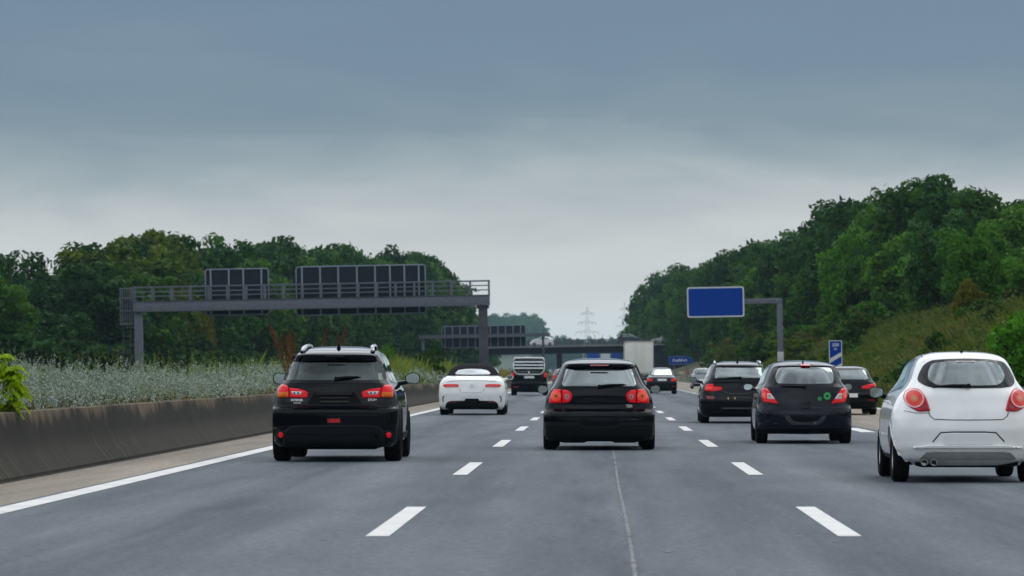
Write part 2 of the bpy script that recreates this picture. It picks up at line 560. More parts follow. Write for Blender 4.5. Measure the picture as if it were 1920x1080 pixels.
class Car:
    """rows: (z, half width, rear y, front y). Car frame: x right, y forward from the rear bumper, z up."""
    def __init__(self, name, rows, label, cat='car', group=None, cx=None, Y0=None, zoom=(0, 0, 1), X0=None, c=.09, rr=.17, rl=.15, taper=.07, rt=.06, rotz=0, loc=None, sub=6):
        self.rows = rows
        r = np.array(rows, float)
        self.c, self.rrk, self.rlk, self.taper, self.rt = c, rr, rl, taper, rt
        self.L = r[:, 3].max()
        t = np.arange(len(r), dtype=float)
        tt = np.linspace(0, len(r) - 1, (len(r) - 1) * sub + 1)
        self.sl = np.stack([pchip(t, r[:, k], tt) for k in range(4)], 1)
        tf = np.linspace(0, len(r) - 1, 1500)
        self.fine = np.stack([pchip(t, r[:, k], tf) for k in range(4)], 1)
        self.Y0, self.zoom = Y0, zoom
        if X0 is None and cx is not None:
            px = zoom[0] + cx / zoom[2]
            X0 = (px - VX) * Y0 / F_PX
        self.X0 = X0 or 0.0
        self.root = empty(name, loc or (self.X0, Y0, 0), label, cat, group, rot=(0, 0, rotz))
        self.arches = []

    def at(self, z):
        f = self.fine
        return [np.interp(z, f[:, 0], f[:, k]) for k in (1, 2, 3)]

    def rr(self, w):
        return np.minimum(self.rrk, w * .8), np.minimum(self.rlk, w * .8)

    def taperf(self, y):
        s = np.clip((y / self.L - .55) / .45, 0, 1)
        return 1 - self.taper * s * s * (3 - 2 * s)

    def tail(self, d, z):
        """The cabin draws in towards the tail: width factor at distance d ahead of the rear face."""
        a = np.clip((z - .78) / .34, 0, 1); a = a * a * (3 - 2 * a)
        s = np.clip(d / 1.35, 0, 1); s = s * (2 - s)
        return 1 - self.rt * a * (1 - s)

    def Rr(self, x, z):
        w, yr, yf = self.at(z)
        r_, l_ = self.rr(w)
        d = 0.0
        for _ in range(3):
            ax = np.minimum(np.abs(x) / self.tail(d, z), w * .9995)
            u = np.clip((ax - (w - r_)) / r_, 0, 1)
            d = self.c * (ax / w) ** 2 + l_ * (1 - np.sqrt(1 - u * u))
        return yr + d

    def Fr(self, x, z):
        w, yr, yf = self.at(z)
        w = w * (1 - self.taper)
        r_ = np.minimum(.25, w * .8)
        ax = np.minimum(np.abs(x), w * .9995)
        u = np.clip((ax - (w - r_)) / r_, 0, 1)
        return yf - .16 * (ax / w) ** 2 - .22 * (1 - np.sqrt(1 - u * u))

    def Sr(self, y, z):
        w, yr, yf = self.at(z)
        r_, l_ = self.rr(w)
        v = np.clip((yr + self.c + l_ - y) / l_, 0, 1)
        x = w - r_ + r_ * np.sqrt(np.clip(1 - v * v, 0, 1))
        return x * self.taperf(y) * self.tail(y - yr, z)

    def P(self, zx, zy):
        """zoomed pixel on the rear face -> (x, z) in the car frame"""
        px = self.zoom[0] + zx / self.zoom[2]; py = self.zoom[1] + zy / self.zoom[2]
        y = 0.0
        for _ in range(4):
            D = self.Y0 + y
            x = (px - VX) * D / F_PX - self.X0
            z = CAM_H - (py - VY) * D / F_PX
            y = float(self.Rr(x, z))
        return (x, z)

    def PP(self, pts):
        return [self.P(*p) for p in pts]

    def body(self, mat, rear_holes=(), side_holes=(), front_holes=(), wheels=(), classify=None, mats=None, name='body', liner=None, liner_z=.98):
        """Build the shell; classify(region, x, y, z) may send faces to other parts; mats maps part name -> material."""
        K = (12, 8, 46, 8, 6)
        sl = self.sl
        rings, regs = [], None
        for (z, w, yr, yf) in sl:
            r_, l_ = self.rr(w); r_, l_ = float(r_), float(l_)
            pts, reg = [], []
            for i in range(K[0]):
                x = (w - r_) * i / K[0]
                pts.append((x, yr + self.c * (x / w) ** 2)); reg.append(0)
            for i in range(K[1]):
                a = math.pi / 2 * i / K[1]
                x = w - r_ + r_ * math.sin(a)
                pts.append((x, yr + self.c * (x / w) ** 2 + l_ * (1 - math.cos(a)))); reg.append(0)
            ys = yr + self.c + l_; rf, lf = min(.25, w * .8), .22 * min(1, w / .4)
            ye = max(yf - .16 - lf, ys + .02)
            for i in range(K[2]):
                y = ys + (ye - ys) * i / K[2]
                pts.append((w * self.taperf(y), y)); reg.append(1)
            wt = w * (1 - self.taper)
            for i in range(K[3]):
                a = math.pi / 2 * i / K[3]
                x = wt - rf + rf * math.cos(a)
                pts.append((x, yf - .16 * (x / wt) ** 2 - lf * (1 - math.sin(a)))); reg.append(2)
            for i in range(K[4] + 1):
                x = (wt - rf) * (1 - i / K[4])
                pts.append((x, yf - .16 * (x / wt) ** 2)); reg.append(2)
            pts = [(x * float(self.tail(y - yr, z)), y) for x, y in pts]
            full = pts + [(-x, y) for x, y in pts[-2:0:-1]]
            rings.append([(x, y, z) for x, y in full])
            regs = reg + reg[-2:0:-1]
        n, m = len(rings[0]), len(rings)
        V = np.array(rings).reshape(-1, 3)
        regs = np.array(regs)
        # snap the wheel arches to clean circles
        rg = np.tile(regs, m)
        for (wy, wz, ra) in wheels:
            d = np.hypot(V[:, 1] - wy, V[:, 2] - wz)
            sel = (np.abs(V[:, 0]) > .45) & (d > ra * .86) & (d < ra * 1.10) & (rg != 2)
            k = ra / d[sel]
            V[sel, 1] = wy + (V[sel, 1] - wy) * k
            V[sel, 2] = np.maximum(wz + (V[sel, 2] - wz) * k, V[sel, 2] * .2 + .8 * (wz + (V[sel, 2] - wz) * k))
        rear_holes, side_holes, front_holes = list(rear_holes), list(side_holes), list(front_holes)
        faces = {}
        for j in range(m - 1):
            for i in range(n):
                i2 = (i + 1) % n
                q = (j * n + i, j * n + i2, (j + 1) * n + i2, (j + 1) * n + i)
                c = [float(v) for v in (V[q[0]] + V[q[1]] + V[q[2]] + V[q[3]]) / 4]
                reg = max(regs[i], regs[i2]) if {regs[i], regs[i2]} != {0, 1} else 1
                if regs[i] == 0 and regs[i2] == 0: reg = 0
                drop = False
                if reg != 2 and abs(c[0]) > .45:
                    for (wy, wz, ra) in wheels:
                        if math.hypot(c[1] - wy, c[2] - wz) < ra * .985:
                            drop = True
                if not drop:
                    if reg == 0:
                        drop = any(pip(c[0], c[2], h) for h in rear_holes)
                    elif reg == 1:
                        drop = any(pip(c[1], c[2], h) for h in side_holes)
                    if reg == 2 or (reg == 0 and False):
                        drop = drop or any(pip(c[0], c[2], h) for h in front_holes)
                if drop:
                    continue
                part = (classify(reg, *c) if classify else None) or name
                faces.setdefault(part, []).append(q)
        faces.setdefault('underbody', []).append(tuple(range(n))[::-1])
        faces[name].append(tuple((m - 1) * n + i for i in range(n)))
        out = {}
        for part, fs in faces.items():
            used = sorted({v for f in fs for v in f}); mp_ = {v: k for k, v in enumerate(used)}
            mt = (mats or {}).get(part) or (PLASTIC if part == 'underbody' else mat)
            out[part] = obj(part, V[used], [[mp_[v] for v in f] for f in fs], mt, self.root, smooth=True, angle=50)
        self.parts = out
        if liner:
            fs = [f for f in faces.get('body', []) if all(V[v][2] > liner_z for v in f)]
            used = sorted({v for f in fs for v in f}); mp_ = {v: k for k, v in enumerate(used)}
            ym = self.L * .45
            U = V[used].copy(); U[:, 0] *= .955; U[:, 1] = ym + (U[:, 1] - ym) * .975; U[:, 2] -= .025
            obj('headliner', U, [[mp_[v] for v in f] for f in fs], liner, self.root, smooth=True)
        return out

    def patch(self, name, outline, mat, side='rear', off=.004, skirt=None, edge=None, holes=(), parent=None, step=.035, inset=None):
        """A piece that follows the car's surface: outline in (x, z) for rear/front, (y, z) for left/right."""
        step = step
        def dens(poly):
            o = []
            for i in range(len(poly)):
                a, b = Vector(poly[i]), Vector(poly[(i + 1) % len(poly)])
                k = max(1, int((b - a).length / step))
                o += [tuple(a.lerp(b, q / k)) for q in range(k)]
            return o
        outer = dens(outline)
        loops = [outer] + [dens(h) for h in holes]
        pts, edges = [], []
        for lp in loops:
            s = len(pts); pts += lp
            edges += [(s + i, s + (i + 1) % len(lp)) for i in range(len(lp))]
        nb = len(pts)
        a0, a1 = min(p[0] for p in outer), max(p[0] for p in outer)
        b0, b1 = min(p[1] for p in outer), max(p[1] for p in outer)
        if inset:
            for lp, sg in [(outer, -1)] + [(l, 1) for l in loops[1:]]:
                q = offset_poly(lp, sg * inset)
                pts += [p for p in q if pip(p[0], p[1], outer)]
        ni = len(pts)
        gx, gz = np.meshgrid(np.arange(a0 + step / 2, a1, step), np.arange(b0 + step / 2, b1, step))
        gx, gz = gx.ravel(), gz.ravel()
        if len(gx):
            keep = pip(gx, gz, outer)
            for h in loops[1:]:
                keep &= ~pip(gx, gz, h)
            lim = (inset or 0) + step * .35
            B = np.array(pts[:nb])
            if keep.any():
                d = np.min(np.hypot(gx[keep][:, None] - B[None, :, 0], gz[keep][:, None] - B[None, :, 1]), 1)
                idx = np.where(keep)[0][d > lim]
                pts += [(float(gx[k]), float(gz[k])) for k in idx]
        vo, eo, fo, ov, oe, of = delaunay_2d_cdt([Vector(p) for p in pts], edges, [], 0, 1e-6)
        vo = [(v.x, v.y) for v in vo]
        nvb = {}
        for k, src in enumerate(ov):
            nvb[k] = any(s_ < nb for s_ in src)
        F = []
        for f in fo:
            cxx = sum(vo[i][0] for i in f) / len(f); czz = sum(vo[i][1] for i in f) / len(f)
            if pip(cxx, czz, outer) and not any(pip(cxx, czz, h) for h in loops[1:]):
                F.append(list(f))
        def place(p, o):
            a, b = p
            if side == 'rear': return (a, float(self.Rr(a, b)) - o, b)
            if side == 'front': return (a, float(self.Fr(a, b)) + o, b)
            s = 1 if side == 'right' else -1
            return (s * (float(self.Sr(a, b)) + o), a, b)
        if edge is not None and callable(off): edge = None
        V = [place(p, (edge if (edge is not None and nvb.get(k)) else (off(*p) if callable(off) else off))) for k, p in enumerate(vo)]
        # face winding: outward
        outv = {'rear': (0, -1, 0), 'front': (0, 1, 0), 'left': (-1, 0, 0), 'right': (1, 0, 0)}[side]
        if F:
            nsum = Vector((0, 0, 0))
            for f in F:
                p0, p1, p2 = (Vector(V[i]) for i in f[:3]); nsum += (p1 - p0).cross(p2 - p0)
            if nsum.dot(Vector(outv)) < 0:
                F = [f[::-1] for f in F]
        if skirt is not None:
            cnt = {}
            for f in F:
                for i in range(len(f)):
                    e = (f[i], f[(i + 1) % len(f)]); cnt[e] = 1
            base = {}
            for (a, b) in list(cnt):
                if (b, a) not in cnt:
                    for q in (a, b):
                        if q not in base:
                            base[q] = len(V); V.append(place(vo[q], -skirt))
                    F.append([b, a, base[a], base[b]])
        return obj(name, V, F, mat, parent or self.root, smooth=True, angle=40)

    def strip(self, name, pts, width, mat=None, side='rear', off=.003, parent=None, skirt=None):
        """A thin band along a polyline on the surface (panel gaps, trim)."""
        L_, R_ = [], []
        N = len(pts)
        for i in range(N):
            d = (Vector(pts[min(i + 1, N - 1)]) - Vector(pts[max(i - 1, 0)])).normalized()
            n = Vector((-d.y, d.x)) * width / 2
            L_.append((pts[i][0] + n.x, pts[i][1] + n.y)); R_.append((pts[i][0] - n.x, pts[i][1] - n.y))
        return self.patch(name, L_ + R_[::-1], mat or GAP, side, off, parent=parent, step=.05, skirt=skirt)

    def wheel(self, x, y, r, wd, spokes=7, rimk=.66, rimmat=None, flip=1):
        """Tyre (with grooves) as the wheel, the rim its child. flip: +1 outer face to +x."""
        bm = bmesh.new()
        h = wd / 2
        prof = [(-h * .80, r * rimk), (-h, r * .78), (-h * .98, r * .90), (-h * .82, r * .975), (-h * .62, r * .995)]
        for g in (-.42, -.14, .14, .42):
            prof += [(h * (g - .04), r), (h * (g - .025), r * .972), (h * (g + .025), r * .972), (h * (g + .04), r)]
        prof += [(h * .62, r * .995), (h * .82, r * .975), (h * .98, r * .90), (h, r * .78), (h * .80, r * rimk)]
        n = 40
        rg = [[bm.verts.new((p, q * math.cos(2 * math.pi * k / n), q * math.sin(2 * math.pi * k / n))) for p, q in prof] for k in range(n)]
        for k in range(n):
            for i in range(len(prof) - 1):
                bm.faces.new((rg[k][i], rg[k][i + 1], rg[(k + 1) % n][i + 1], rg[(k + 1) % n][i]))
        w = bmobj('wheel', bm, RUBBER, self.root, True, 50)
        w.location = (x, y, r)
        bm = bmesh.new()
        ro, f = r * rimk, flip
        prof = [(f * h * .78, ro * 1.02), (f * h * .80, ro * .93), (f * h * .45, ro * .88), (-f * h * .7, ro * .86)]
        rg = [[bm.verts.new((p, q * math.cos(2 * math.pi * k / n), q * math.sin(2 * math.pi * k / n))) for p, q in prof] for k in range(n)]
        for k in range(n):
            for i in range(len(prof) - 1):
                bm.faces.new((rg[k][i], rg[k][i + 1], rg[(k + 1) % n][i + 1], rg[(k + 1) % n][i]))
        for s in range(spokes):
            a = 2 * math.pi * s / spokes
            rot = Matrix.Rotation(a, 3, 'X')
            c = rot @ Vector((f * h * .58, 0, ro * .5))
            box(bm, c, (.03, ro * .20, ro * .86), .008, rot, 1)
        tube(bm, [(f * h * .35, 0, 0), (f * h * .66, 0, 0)], ro * .22, 14)
        rim = bmobj('rim', bm, rimmat or ALLOY, w, True, 40)
        bm = bmesh.new()
        tube(bm, [(-f * h * .2, 0, 0), (f * h * .15, 0, 0)], ro * .80, 20)
        bmobj('brake_disc', bm, PLASTIC_G, w, True)
        return w

    def wheels(self, yr, yf, r, wd, track, **kw):
        self.floor()
        for s in (-1, 1):
            self.wheel(s * (track - wd / 2), yr, r, wd, flip=s, **kw)
            self.wheel(s * (track - wd / 2 - .02), yf, r, wd, flip=s, **kw)

    def mirror(self, s, x, y, z, w, h, mat, toe=0.0, body_x=None):
        """Wing mirror: rounded shell closed by a glass facing back; s=+1 on the right."""
        bm = bmesh.new()
        n, k = 24, 7
        rings = []
        def sup(a, rx, rz):
            ca, sa = math.cos(a), math.sin(a)
            e = .8
            xx = math.copysign(abs(ca) ** e, ca) * rx
            zz = math.copysign(abs(sa) ** e, sa) * rz
            if xx * s < 0: zz *= .86
            return xx, zz
        for j in range(k):
            t = j / (k - 1)
            q = math.sqrt(max(0, 1 - (t * .98) ** 2.4))
            rings.append([bm.verts.new((x + sup(2 * math.pi * i / n, w / 2 * q, h / 2 * q)[0], y + t * .13, z + sup(2 * math.pi * i / n, w / 2 * q, h / 2 * q)[1])) for i in range(n)])
        for j in range(k - 1):
            for i in range(n):
                bm.faces.new((rings[j][i], rings[j][(i + 1) % n], rings[j + 1][(i + 1) % n], rings[j + 1][i]))
        bm.faces.new(rings[-1])
        lip = [bm.verts.new((x + sup(2 * math.pi * i / n, w / 2 * .88, h / 2 * .86)[0], y + .004, z + sup(2 * math.pi * i / n, w / 2 * .88, h / 2 * .86)[1])) for i in range(n)]
        for i in range(n):
            bm.faces.new((rings[0][i], rings[0][(i + 1) % n], lip[(i + 1) % n], lip[i]))
        bx = body_x if body_x is not None else float(self.Sr(y + .06, z - h * .35)) * s
        xi = x - s * w * .42
        tube(bm, [(bx - s * .03, y + .08, z - h * .45), (xi, y + .06, z - h * .30), (xi + s * w * .2, y + .06, z - h * .2)], [.035, .03, .028], 8)
        m = bmobj('wing_mirror', bm, mat, self.root, True, 50)
        gv = [(x + sup(2 * math.pi * i / n, w / 2 * .88, h / 2 * .86)[0], y + .006 + s * 0 + toe * (sup(2 * math.pi * i / n, 1, 1)[0]), z + sup(2 * math.pi * i / n, w / 2 * .88, h / 2 * .86)[1]) for i in range(n)]
        obj('mirror_glass', gv, [tuple(range(n))], MIRROR, m, smooth=False)
        return m

    def floor(self, k=.86, z0=.165, z1=.27):
        bm = bmesh.new()
        w = float(self.at(.3)[0]) * k
        box(bm, (0, self.L / 2 - .08, (z0 + z1) / 2), (2 * w * .80, self.L - .75, z1 - z0), .05)
        bmobj('floor_pan', bm, PLASTIC, self.root)

    def seat(self, x, y, z, w=.48, h=.62, mat=None, head=True, name='seat'):
        bm = bmesh.new()
        rot = Matrix.Rotation(R(12), 3, 'X')
        box(bm, (x, y + .28, z - h * .5 - .05), (w, .5, .16), .05, None, 3)
        box(bm, (x, y, z), (w, .14, h), .055, rot, 3)
        s = bmobj(name, bm, mat or CLOTH, self.root, True, 60)
        if head:
            bm = bmesh.new()
            box(bm, (x, y - .10, z + h * .5 + .13), (.26, .10, .19), .045, rot, 3)
            for q in (-.06, .06):
                tube(bm, [(x + q, y - .07, z + h * .5 - .02), (x + q, y - .10, z + h * .5 + .06)], .008, 6)
            bmobj('headrest', bm, mat or CLOTH, s, True, 60)
        return s

    def interior(self, front_y, seat_z, mat=None, rear_y=None, rear_z=None, dx=.36, wheel_y=None, rear_heads=True, sh=.6):
        for s in (-1, 1):
            self.seat(s * dx, front_y, seat_z, mat=mat, h=sh)
        if rear_y:
            bm = bmesh.new()
            box(bm, (0, rear_y, rear_z), (1.15, .16, .5), .06, Matrix.Rotation(R(14), 3, 'X'), 3)
            b = bmobj('rear_bench', bm, mat or CLOTH, self.root, True, 60)
            if rear_heads:
                for s in (-1, 1):
                    bm = bmesh.new()
                    box(bm, (s * .34, rear_y - .08, rear_z + .27), (.25, .09, .12), .04, None, 3)
                    bmobj('headrest', bm, mat or CLOTH, b, True, 60)
        dy = wheel_y or front_y + .62
        bm = bmesh.new()
        box(bm, (0, dy + .32, seat_z + .06), (1.25, .4, .2), .06, None, 3)
        bmobj('dashboard', bm, PLASTIC, self.root, True, 60)
        bm = bmesh.new()
        ring = [(-dx + .18 * math.cos(a), dy + .05 + .05 * math.sin(a), seat_z + .12 + .17 * math.sin(a)) for a in np.linspace(0, 2 * math.pi, 25)]
        tube(bm, ring, .014, 8, cap=False)
        box(bm, (-dx, dy + .06, seat_z + .11), (.3, .03, .05), .01)
        bmobj('steering_wheel', bm, PLASTIC, self.root, True)
        bm = bmesh.new()
        zt = self.sl[-1][0] - .14
        box(bm, (0, float(self.at(zt)[2]) - .32, zt), (.22, .025, .065), .02)
        bmobj('rear_view_mirror', bm, PLASTIC, self.root, True)

    def wiper(self, hub, tip, parent, r=.012):
        bm = bmesh.new()
        hx, hz = hub; tx, tz = tip
        yh, yt = float(self.Rr(hx, hz)), float(self.Rr(tx, tz))
        sg = 1 if tx > hx else -1
        tube(bm, [(hx, yh + .03, hz - .005), (hx, yh - .05, hz)], .026, 10)
        tube(bm, [(hx, yh - .035, hz), (hx + (tx - hx) * .45, yh + (yt - yh) * .45 - .04, hz + (tz - hz) * .45 + .006), (tx, yt - .022, tz)], [.02, .016, .008], 8)
        x0 = hx + (tx - hx) * .08
        tube(bm, [(x0, float(self.Rr(x0, hz)) - .012, hz - .012), (hx + (tx - hx) * .6, float(self.Rr(hx + (tx - hx) * .6, (hz + tz) / 2)) - .012, (hz + tz) / 2 - .004), (tx + sg * .03, yt - .012, tz - .006)], .009, 6)
        return bmobj('wiper', bm, PLASTIC, parent, True)

    def spoiler(self, outline, mat, top, bot, name='rear_spoiler'):
        """A lip whose rear face leans in towards its lower edge; outline in (x, z)."""
        z0, z1 = min(p[1] for p in outline), max(p[1] for p in outline)
        return self.patch(name, outline, mat, off=lambda a, b: bot + (top - bot) * (b - z0) / (z1 - z0), skirt=.0, step=.03)

    def text(self, body, x, z, size, mat, parent=None, side='rear', off=.006, shear=0.0, name='badge'):
        cu = bpy.data.curves.new(name, 'FONT')
        cu.body = body; cu.size = size; cu.align_x = 'CENTER'; cu.align_y = 'CENTER'; cu.extrude = .002; cu.shear = shear; cu.resolution_u = 2
        tmp = bpy.data.objects.new('tmp', cu); COL.objects.link(tmp)
        dg = bpy.context.evaluated_depsgraph_get()
        me = bpy.data.meshes.new_from_object(tmp.evaluated_get(dg))
        bpy.data.objects.remove(tmp); bpy.data.curves.remove(cu)
        me.name = name
        me.materials.clear(); me.materials.append(mat)
        for v in me.vertices:
            xx, zz = x + v.co.x, z + v.co.y
            v.co = Vector((xx, float(self.Rr(xx, zz)) - off - v.co.z, zz))
        return link(bpy.data.objects.new(name, me), parent or self.root)

    def side_windows(self, polys, mat=GL_DARK, frame=PLASTIC, border=.03):
        """polys in (y, z); both flanks; returns the holes to cut."""
        for s in ('left', 'right'):
            for p in polys:
                w = self.patch('window_frame', offset_poly(p, border), frame, s, .004, holes=[offset_poly(p, -.005)], step=.06)
                self.patch('side_window', p, mat, s, .003, parent=w, step=.07)
        return [offset_poly(p, border * .45) for p in polys]

    def windscreen(self, z0, z1, k=.86, mat=GL_CLEAR):
        w0, w1 = float(self.at(z0)[0]) * k, float(self.at(z1)[0]) * k
        p = rounded([(-w0, z0), (w0, z0), (w1, z1), (-w1, z1)], .08)
        f = self.patch('windscreen_frame', offset_poly(p, .05), FRIT, 'front', .004, holes=[offset_poly(p, -.005)], step=.08)
        self.patch('windscreen', p, mat, 'front', .006, parent=f, step=.09)
        return [offset_poly(p, .025)]

def arch_trim(car, wheels, mat, width=.055, proud=.015):
    for (wy, wz, ra) in wheels:
        for s in (-1, 1):
            bm = bmesh.new()
            n = 26
            prev = None
            for i in range(n + 1):
                a = R(-8) + (math.pi + R(16)) * i / n
                ring = []
                for (rad, dx) in ((ra - .012, -.04), (ra - .012, proud), (ra + width * .6, proud), (ra + width, -.005)):
                    y, z = wy + rad * math.cos(a), wz + rad * math.sin(a)
                    zz = max(z, .2)
                    x = float(car.Sr(y, zz)) + dx
                    ring.append(bm.verts.new((s * x, y, z)))
                if prev:
                    for k in range(3):
                        bm.faces.new((prev[k], prev[k + 1], ring[k + 1], ring[k]))
                prev = ring
            bmobj('wheel_arch', bm, mat, car.root, True, 40)

def exhaust(car, x, y, z, r, mat=CHROME, n=1, gap=.1, length=.18):
    for i in range(n):
        bm = bmesh.new()
        xx = x + (i - (n - 1) / 2) * gap
        k = 18
        rings = []
        for (yy, rr_) in ((y + length, r), (y, r), (y, r * .84), (y + length * .8, r * .8)):
            rings.append([bm.verts.new((xx + rr_ * math.cos(2 * math.pi * q / k), yy, z + rr_ * math.sin(2 * math.pi * q / k))) for q in range(k)])
        for a, b in zip(rings, rings[1:]):
            for q in range(k):
                bm.faces.new((a[q], a[(q + 1) % k], b[(q + 1) % k], b[q]))
        bm.faces.new(rings[-1])
        bmobj('exhaust_pipe', bm, mat, car.root, True, 40)

def plate(car, x, z, w, h, mat=PLATE_W, off=.012, blue=True, parent=None, text=None):
    p = car.patch('number_plate', rounded([(x - w / 2, z - h / 2), (x + w / 2, z - h / 2), (x + w / 2, z + h / 2), (x - w / 2, z + h / 2)], .01, 2), mat, off=off, skirt=.0, step=.08, parent=parent)
    if blue:
        car.patch('country_band', [(x - w / 2 + .004, z - h / 2 + .006), (x - w / 2 + .045, z - h / 2 + .006), (x - w / 2 + .045, z + h / 2 - .006), (x - w / 2 + .004, z + h / 2 - .006)], PLATE_B, off=off + .002, parent=p, step=.08)
    return p

def antenna(car, y, kind='fin', tilt=.0):
    z0 = float(np.interp(y, car.fine[-500:, 2], car.fine[-500:, 0]))
    bm = bmesh.new()
    if kind == 'fin':
        vs = [(-.035, y - .07, z0 - .02), (.035, y - .07, z0 - .02), (.02, y + .10, z0 - .01), (-.02, y + .10, z0 - .01), (0, y - .075, z0 + .075), (0, y - .02, z0 + .055)]
        v = [bm.verts.new(p) for p in vs]
        for f in ((0, 1, 4), (1, 2, 5, 4), (2, 3, 5), (3, 0, 4, 5), (3, 2, 1, 0)):
            bm.faces.new([v[i] for i in f])
        bmobj('antenna', bm, PLASTIC, car.root)
    else:
        tube(bm, [(0, y + .03, z0 - .02), (0, y + .01, z0 + .02)], [.022, .012], 8)
        tube(bm, [(0, y + .01, z0 + .02), (0, y - .06, z0 + kind)], .006, 6)
        bmobj('antenna', bm, PLASTIC, car.root, True)
# ------------------------------------------------------------------ the black SUV, left lane
def build_suv():
    rows = [(.20, .78, .14, 4.10), (.28, .83, .05, 4.25), (.44, .845, .015, 4.29), (.49, .85, .0, 4.29), (.64, .852, .0, 4.27), (.715, .852, .012, 4.25), (.752, .848, .075, 4.22),
            (.85, .838, .10, 4.18), (.95, .812, .11, 4.1), (1.03, .765, .135, 3.7), (1.09, .705, .175, 3.2), (1.20, .655, .27, 2.95), (1.375, .598, .40, 2.55),
            (1.445, .560, .43, 2.42), (1.485, .525, .56, 2.3), (1.52, .475, .78, 2.2), (1.548, .40, 1.08, 2.1), (1.566, .29, 1.4, 2.0), (1.575, .02, 1.75, 1.85)]
    c = Car('black_suv', rows, 'black sport utility vehicle with roof rails braking in the left lane beside the concrete wall', 'car', None, 610, 54.0, (480, 620, 4.153), c=.07, rr=.16, rl=.16, rt=.0)
    P, PP = c.P, c.PP
    W = [(.78, .345, .395), (3.42, .345, .395)]
    glass_o = rounded(PP([(318, 232), (950, 232), (992, 372), (985, 384), (245, 384), (240, 372)]), [.05, .05, .03, .03, .03, .03])
    side = [rounded([(1.02, 1.10), (1.75, 1.085), (1.75, 1.46), (1.30, 1.44)], .04), rounded([(1.82, 1.085), (2.72, 1.06), (2.35, 1.44), (1.82, 1.46)], .04)]
    rear_hole = offset_poly(glass_o, .02)
    sh = c.side_windows(side, GL_DARK, FRIT)
    fh = c.windscreen(1.08, 1.47)
    c.body(BLACKP, [rear_hole], sh, fh, W, classify=lambda r, x, y, z: 'rear_bumper' if (r == 0 and z < .745) else None, mats={'rear_bumper': BLACKP}, liner=HEADLINER_D, liner_z=1.06)
    bd = c.parts['body']; bp = c.parts['rear_bumper']
    fr = c.patch('rear_window_frame', offset_poly(glass_o, .045), FRIT, off=.006, holes=[offset_poly(glass_o, -.006)])
    gl = c.patch('rear_window', glass_o, GL_DARK, off=.006, parent=fr)
    sp = c.spoiler(rounded(PP([(300, 194), (330, 190), (470, 187), (610, 186), (760, 187), (890, 190), (925, 194), (958, 230), (940, 236), (610, 230), (320, 236), (272, 230)]), .02), BLACKP, .11, .03)
    c.patch('high_brake_lamp', PP([(550, 194), (690, 194), (690, 202), (550, 202)]), PLASTIC_G, off=.11, parent=sp)
    c.wiper(P(625, 372), P(800, 358), gl, )
    # swage below the window and the tailgate relief
    c.strip('panel_gap', PP([(228, 402), (180, 600 - 180)]), .006)
    c.strip('tailgate_crease', PP([(385, 466), (500, 474), (610, 476), (720, 474), (835, 466)]), .012, BLACKP, off=.02, skirt=.0)
    c.patch('plate_recess', rounded(PP([(455, 482), (765, 482), (830, 575), (395, 575)]), .02), PLASTIC, off=.003)
    hp = c.patch('handle_bar', rounded(PP([(470, 480), (750, 480), (745, 500), (475, 500)]), .008), BLACKP, off=.035, skirt=.0)
    for yy in (515, 545):
        c.patch('plate_holder_rib', PP([(500, yy), (720, yy), (728, yy + 14), (492, yy + 14)]), BLACKP, off=.018, skirt=.0, parent=hp)
    c.patch('tailgate_lip', rounded(PP([(285, 590), (350, 582), (870, 582), (940, 590), (945, 603), (880, 607), (340, 607), (280, 603)]), .01), BLACKP, off=.05, skirt=.0, edge=.03, inset=.008)
    c.strip('panel_gap', PP([(285, 610), (300, 632), (910, 632), (940, 610)]), .012)
    c.strip('panel_gap', PP([(280, 560), (285, 610)]), .01)
    c.strip('panel_gap', PP([(945, 560), (940, 610)]), .01)
    outer = rounded(PP([(192, 418), (236, 422), (252, 438), (256, 518), (166, 518), (170, 455)]), [.02, .03, .03, .01, .02, .03])
    amber = rounded(PP([(168, 480), (253, 474), (252, 514), (168, 514)]), .012)
    inner = rounded(PP([(259, 444), (330, 452), (410, 474), (400, 524), (262, 520)]), [.01, .01, .03, .02, .01])
    white = rounded(PP([(272, 470), (362, 474), (346, 500), (288, 498)]), .008)
    cx = 0.0
    for m in (lambda p: p, mir):
        l = c.patch('tail_lamp', m(outer), LAMP_R, off=.022, skirt=.01, edge=.006, inset=.012)
        c.patch('indicator_lens', m(amber), LAMP_O, off=.026, edge=.02, inset=.01, parent=l)
        l2 = c.patch('tail_lamp', m(inner), LAMP_R, off=.022, skirt=.01, edge=.006, inset=.012)
        w_ = c.patch('reversing_lens', m(white), LAMP_W, off=.027, edge=.02, inset=.008, parent=l2)
        for q in (.3, .65):
            zc = sum(p[1] for p in white) / len(white); x0 = min(p[0] for p in m(white)); x1 = max(p[0] for p in m(white)); xc = x0 + (x1 - x0) * q
            c.patch('lamp_bulb', circle(xc, zc, .016, 10, .012), PLASTIC_G, off=.030, parent=w_)
        c.patch('tail_lamp_base', m(rounded(PP([(160, 524), (402, 528), (385, 560), (280, 600), (276, 556), (162, 552)]), .015)), FRIT, off=.004)
    c.text('INTENSE', *P(318, 541), .042, CHROME)
    c.text('ClearTec', *P(322, 562), .028, CHROME)
    c.text('DI-D+', *P(905, 538), .045, CHROME, shear=.3)
    c.patch('fog_lamp', rounded(PP([(556, 684), (656, 684), (656, 718), (556, 718)]), .008), LAMP_D, off=.008, skirt=.01, parent=bp)
    for q in (573, 590, 608, 625, 640):
        c.patch('fog_lamp_rib', PP([(q, 690), (q + 8, 690), (q + 8, 712), (q, 712)]), LAMP_R, off=.012, parent=bp)
